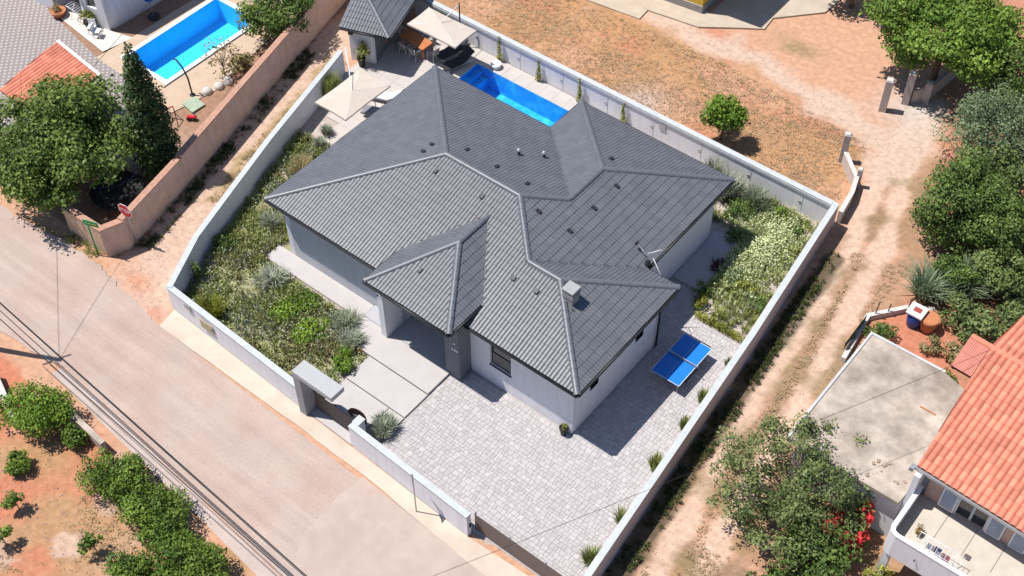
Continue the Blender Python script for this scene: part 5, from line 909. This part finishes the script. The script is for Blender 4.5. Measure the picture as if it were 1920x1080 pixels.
for x, y, w_, c in ((-.35, .0, .3, (.5, .5, .55)), (-.05, .05, .28, (.12, .14, .25)), (.3, -.05, .34, (.5, .22, .25)), (.05, -.12, .3, (.55, .55, .56))):
    mb = MB(); mb.add([(x-w_/2, y-.02, .42), (x+w_/2, y-.02, .45), (x+w_/2, y, .87), (x-w_/2, y, .87), (x+w_/2, y+.1, .5), (x-w_/2, y+.1, .48)], [(0, 1, 2, 3), (3, 2, 4, 5)]); mb.build('garment', mat('garment_%d' % int(c[0]*100+c[2]*1000), c, .9, .15, 8), cl_)
potted('balcony_pot', 'small dry plant on the balcony floor by the parapet corner', 32.65, 3.75, .14, .2, terra, L_dry, .35, .22, 120, .09, 2.69, 181); tag(MB().box(34.5, 34.75, 3.85, 4.08, 2.696, 2.74).build('door_mat', mat('brown_mat', (.12, .1, .09), .9)), 'small dark square mat on the balcony', 'mat')
fr = thing('flat_roof_building', 'low outbuilding with weathered flat concrete roof beside the balcony house', 'building', (0, 0, 0)); MB().prism([(26.4, 11.4), (26.35, 4.3), (31.4, 4.3), (31.7, 8.0), (31.7, 10.9), (29.9, 11.45)], 2.8, 3.0).build('roof_slab', oldconc, fr); MB().prism([(26.7, 11.1), (26.65, 4.6), (31.48, 4.6), (31.6, 10.7)], -.1, 2.8).build('wall', white, fr); MB().prism([(26.32, 11.46), (26.27, 4.3), (26.38, 4.3), (26.43, 11.46)], 2.72, 3.06).build('roof_edge', mat('light_grey_edge', (.46, .46, .46), .8), fr)
MB().prism([(26.44, 11.35), (29.9, 11.4), (29.9, 11.52), (26.44, 11.47)], 2.72, 3.05).build('roof_edge', MATS['light_grey_edge'], fr); MB().box(30.2, 30.7, 4.28, 4.32, .2, 1.6).build('door', terra, fr)
MB().box(29.9, 30.6, 9.1, 9.16, 3.001, 3.05).build('loose_batten', terra, fr); mb = MB()
for i in range(9):
    a = random.uniform(29.6, 31.2); b = random.uniform(4.5, 5.8); s = random.uniform(.04, .09); tag(MB().box(-s, s, -s*.7, s*.7, 0, s*.8, s*.2).build('roof_rubble', MATS['pebble_stone'], None, (a, b, 3.0), random.random()*3), 'loose pale stone lying on the flat concrete roof', 'stone', 'rubble on the flat roof')
gd = thing('garden_fence', 'low stone wall with posts around the vegetable plot', 'wall', (0, 0, 0)); strip_prism([(25.45, 11.6), (25.1, 14.6), (26.3, 16.2), (27.4, 16.9)], -.1, .12, -.1, .3, 'stone_base', rockm, gd)
for x, y, h in ((25.3, 14.9, 1.1), (25.7, 15.4, .8), (26.35, 16.2, .9), (25.25, 12.9, .9), (25.35, 12.2, .9)): MB().tube([(x, y, 0), (x+.05, y+.03, h)], .03, 6).build('post', dark, gd)
MB().add([(25.2, 12.0, .25), (25.15, 14.2, .25), (25.15, 14.2, .8), (25.2, 12.0, .8)], [(0, 1, 2, 3)]).build('mesh_panel', mat('green_mesh', (.05, .09, .06), .8), gd)
ba = thing('water_barrel', 'blue plastic barrel with white square top in the vegetable plot', 'barrel', (26.95, 15.65, 0)); MB().lathe([(0, 0), (.3, 0), (.36, .35), (.38, .7), (.33, .95), (0, .95)], 0, 0, 16).build('body', bluep, ba); MB().box(-.4, .4, -.4, .4, .951, 1.06, .02).build('lid', whitem, ba); MB().box(-.18, .2, -.15, .16, 1.061, 1.10, .02).build('red_tray', mat('dull_red', (.3, .06, .05), .8), ba)
tu = thing('clay_tub', 'large terracotta tub beside the blue barrel', 'tub', (27.6, 15.8, 0)); MB().lathe([(0, 0), (.3, 0), (.4, .45), (.4, .55), (.44, .56), (.46, .85), (.40, .86), (.0, .84)], 0, 0, 18).build('pot', terra, tu)
bk = thing('planter_ring', 'small round planter beside the flat roof edge', 'planter', (28.3, 12.6, 0)); MB().lathe([(0, .2), (.22, .2), (.28, .32), (.34, .3), (.3, 0)], 0, 0, 14).build('tub', rockm, bk)
for i, (lb, x, y, h, r, m, n) in enumerate((('dark leafy bush in the corner of the vegetable plot', 26.0, 14.0, .9, .75, L_deep, 1000), ('small yellowish bush on the red soil of the vegetable plot', 28.2, 14.7, .8, .5, L_dry, 520), ('small dark shrub by the flat roof edge', 27.6, 13.2, .5, .3, L_deep, 220), ('low green clump between flat roof and pink roof', 29.0, 13.2, .6, .5, L_fresh, 450), ('low dark clump beside the pink roof', 29.8, 13.6, .6, .45, L_deep, 380))): shrub('vegetable_bush', lb, x, y, h, r, m, n, .13, 190+i, 'shrub', 'bushes of the vegetable plot')
for i, (lb, x, y, h, r, ry, n) in enumerate((('sprawling vine mass behind the clay tub', 29.2, 16.8, 1.6, 1.7, 1.3, 4200), ('sprawling vine mass above the orange roof at the right edge', 31.6, 18.0, 1.7, 1.9, 1.5, 4600), ('dry twiggy vine heap beside the pink roof', 29.3, 15.0, .9, .8, .6, 700))): shrub('vine_thicket', lb, x, y, h, r, L_sparse if i < 2 else L_dry, n, .17, 200+i, 'vine', None, ry, 22, 0, .35)
for i, (lb, x, y) in enumerate((('tall silvery reed clump at the edge of the lane', 26.7, 17.8), ('tall silvery reed clump behind the vine mass', 28.2, 18.8), ('tall silvery reed clump near the right picture edge', 30.2, 19.9))): tuft('reed_clump', lb, x, y, 1.5, 1.0, L_reed, 520, 210+i, 'reeds', None, .03, 1.2)
shrub('bramble', 'dark bramble beneath the dense lane-side tree', 27.3, 19.6, 1.2, 1.0, L_deep, 1300, .16, 215); shrub('bramble', 'orange-tinged shrub on red soil at the right edge', 30.6, 23.5, 1.0, .8, L_dry, 700, .16, 216)
# ------------------------------------------------------------------ yellow house and gate pillars at the top
yh = thing('yellow_house', 'yellow rendered house corner at the top of the field', 'house', (0, 0, 0)); yl = mat('yellow_render', (.62, .40, .055), .85, .06); yb = [(6.3, 30.0), (6.0, 36), (-4, 36), (-1.5, 28.6)]
mb = MB(); mb.prism([(5.95, 29.5), (5.85, 36), (-4, 36), (-3.6, 28.3)], .55, 7.0); mb.build('wall', yl, yh); MB().prism([(6.0, 29.42), (5.9, 36), (-4.1, 36), (-3.7, 28.22)], -.1, .549).build('plinth', mat('grey_plinth', (.3, .28, .26), .9), yh); MB().prism([(6.6, 29.0), (6.5, 36), (-4.5, 36), (-4.2, 27.9)], 7.0, 7.2).build('roof_edge', oldconc, yh)
MB().box(5.93, 5.98, 31.2, 32.2, 1.0, 2.2).build('window', glass, yh)
ap = bpy.data.objects.new('house_apron', None); link(ap); tag(ap, 'pale concrete apron around the yellow house', kind='structure'); apm = mat('apron_concrete', (.42, .355, .28), .9, .12, 1.2, .2)
for i, pp in enumerate(([(-3.5, 25.9), (3.36, 26.75), (3.25, 27.8), (-3.5, 28.9)], [(3.3, 27.75), (6.56, 28.26), (6.45, 29.85), (2.2, 29.2), (-3.5, 28.95)], [(6.58, 28.28), (8.6, 29.75), (9.7, 30.5), (9.55, 31.7), (11.7, 34.1), (12, 40), (6.3, 40), (6.4, 29.9)])): MB().prism(pp, -.05, .05+.012*i).build('apron_slab', apm, ap)
tree('garden_tree', 'dark green tree behind the yellow house yard', 12.6, 35.6, 4.5, 2.0, 3500, .26, L_deep, .6, None, 18, .42, 221)
def pillar(label, x, y, h, w_, rz): t = thing('gate_pillar', label, 'pillar', (x, y, 0), rz, 'gate pillars'); MB().box(-w_, w_, -w_, w_, -.1, h, .02).build('shaft', mat('pillar_concrete', (.42, .37, .34), .9, .15, 3, .3), t); MB().box(-w_*.8, w_*.8, -w_*.8, w_*.8, h+.001, h+.06, .02).build('cap', rockm, t)
pillar('concrete gate pillar farthest left under the wide walnut tree', 18.5, 28.5, 2.1, .2, .3); pillar('concrete gate pillar in the middle under the wide walnut tree', 19.2, 29.8, 2.1, .2, .3); pillar('short concrete pillar joining the curved low wall', 20.0, 30.6, 1.3, .2, .3); pillar('grey concrete pillar at the field corner by the dirt lane', 18.75, 23.5, 1.9, .17, .4); pillar('slim concrete post at the lane end of the curved white wall', 20.3, 22.3, 1.2, .13, .4)
lw = thing('low_wall', 'low curved pale wall from field pillar to the villa wall corner', 'wall', (0, 0, 0)); strip_prism([(18.9, 23.4), (19.6, 22.7), (20.25, 22.1), (20.6, 21.0), (20.85, 19.35)], -.1, .1, -.1, .75, 'wall_body', mat('pink_white_render', (.5, .43, .39), .9, .12), lw); strip_prism([(18.9, 23.4), (19.6, 22.7), (20.25, 22.1), (20.6, 21.0), (20.85, 19.35)], -.12, .12, .751, .8, 'coping', rockm, lw)
lw = thing('low_wall', 'low concrete wall running back from the walnut tree pillars', 'wall', (0, 0, 0)); strip_prism([(19.4, 30.0), (20.0, 30.7), (20.3, 33.5), (20.5, 37)], -.1, .1, -.1, .9, 'wall_body', MATS['pillar_concrete'], lw)
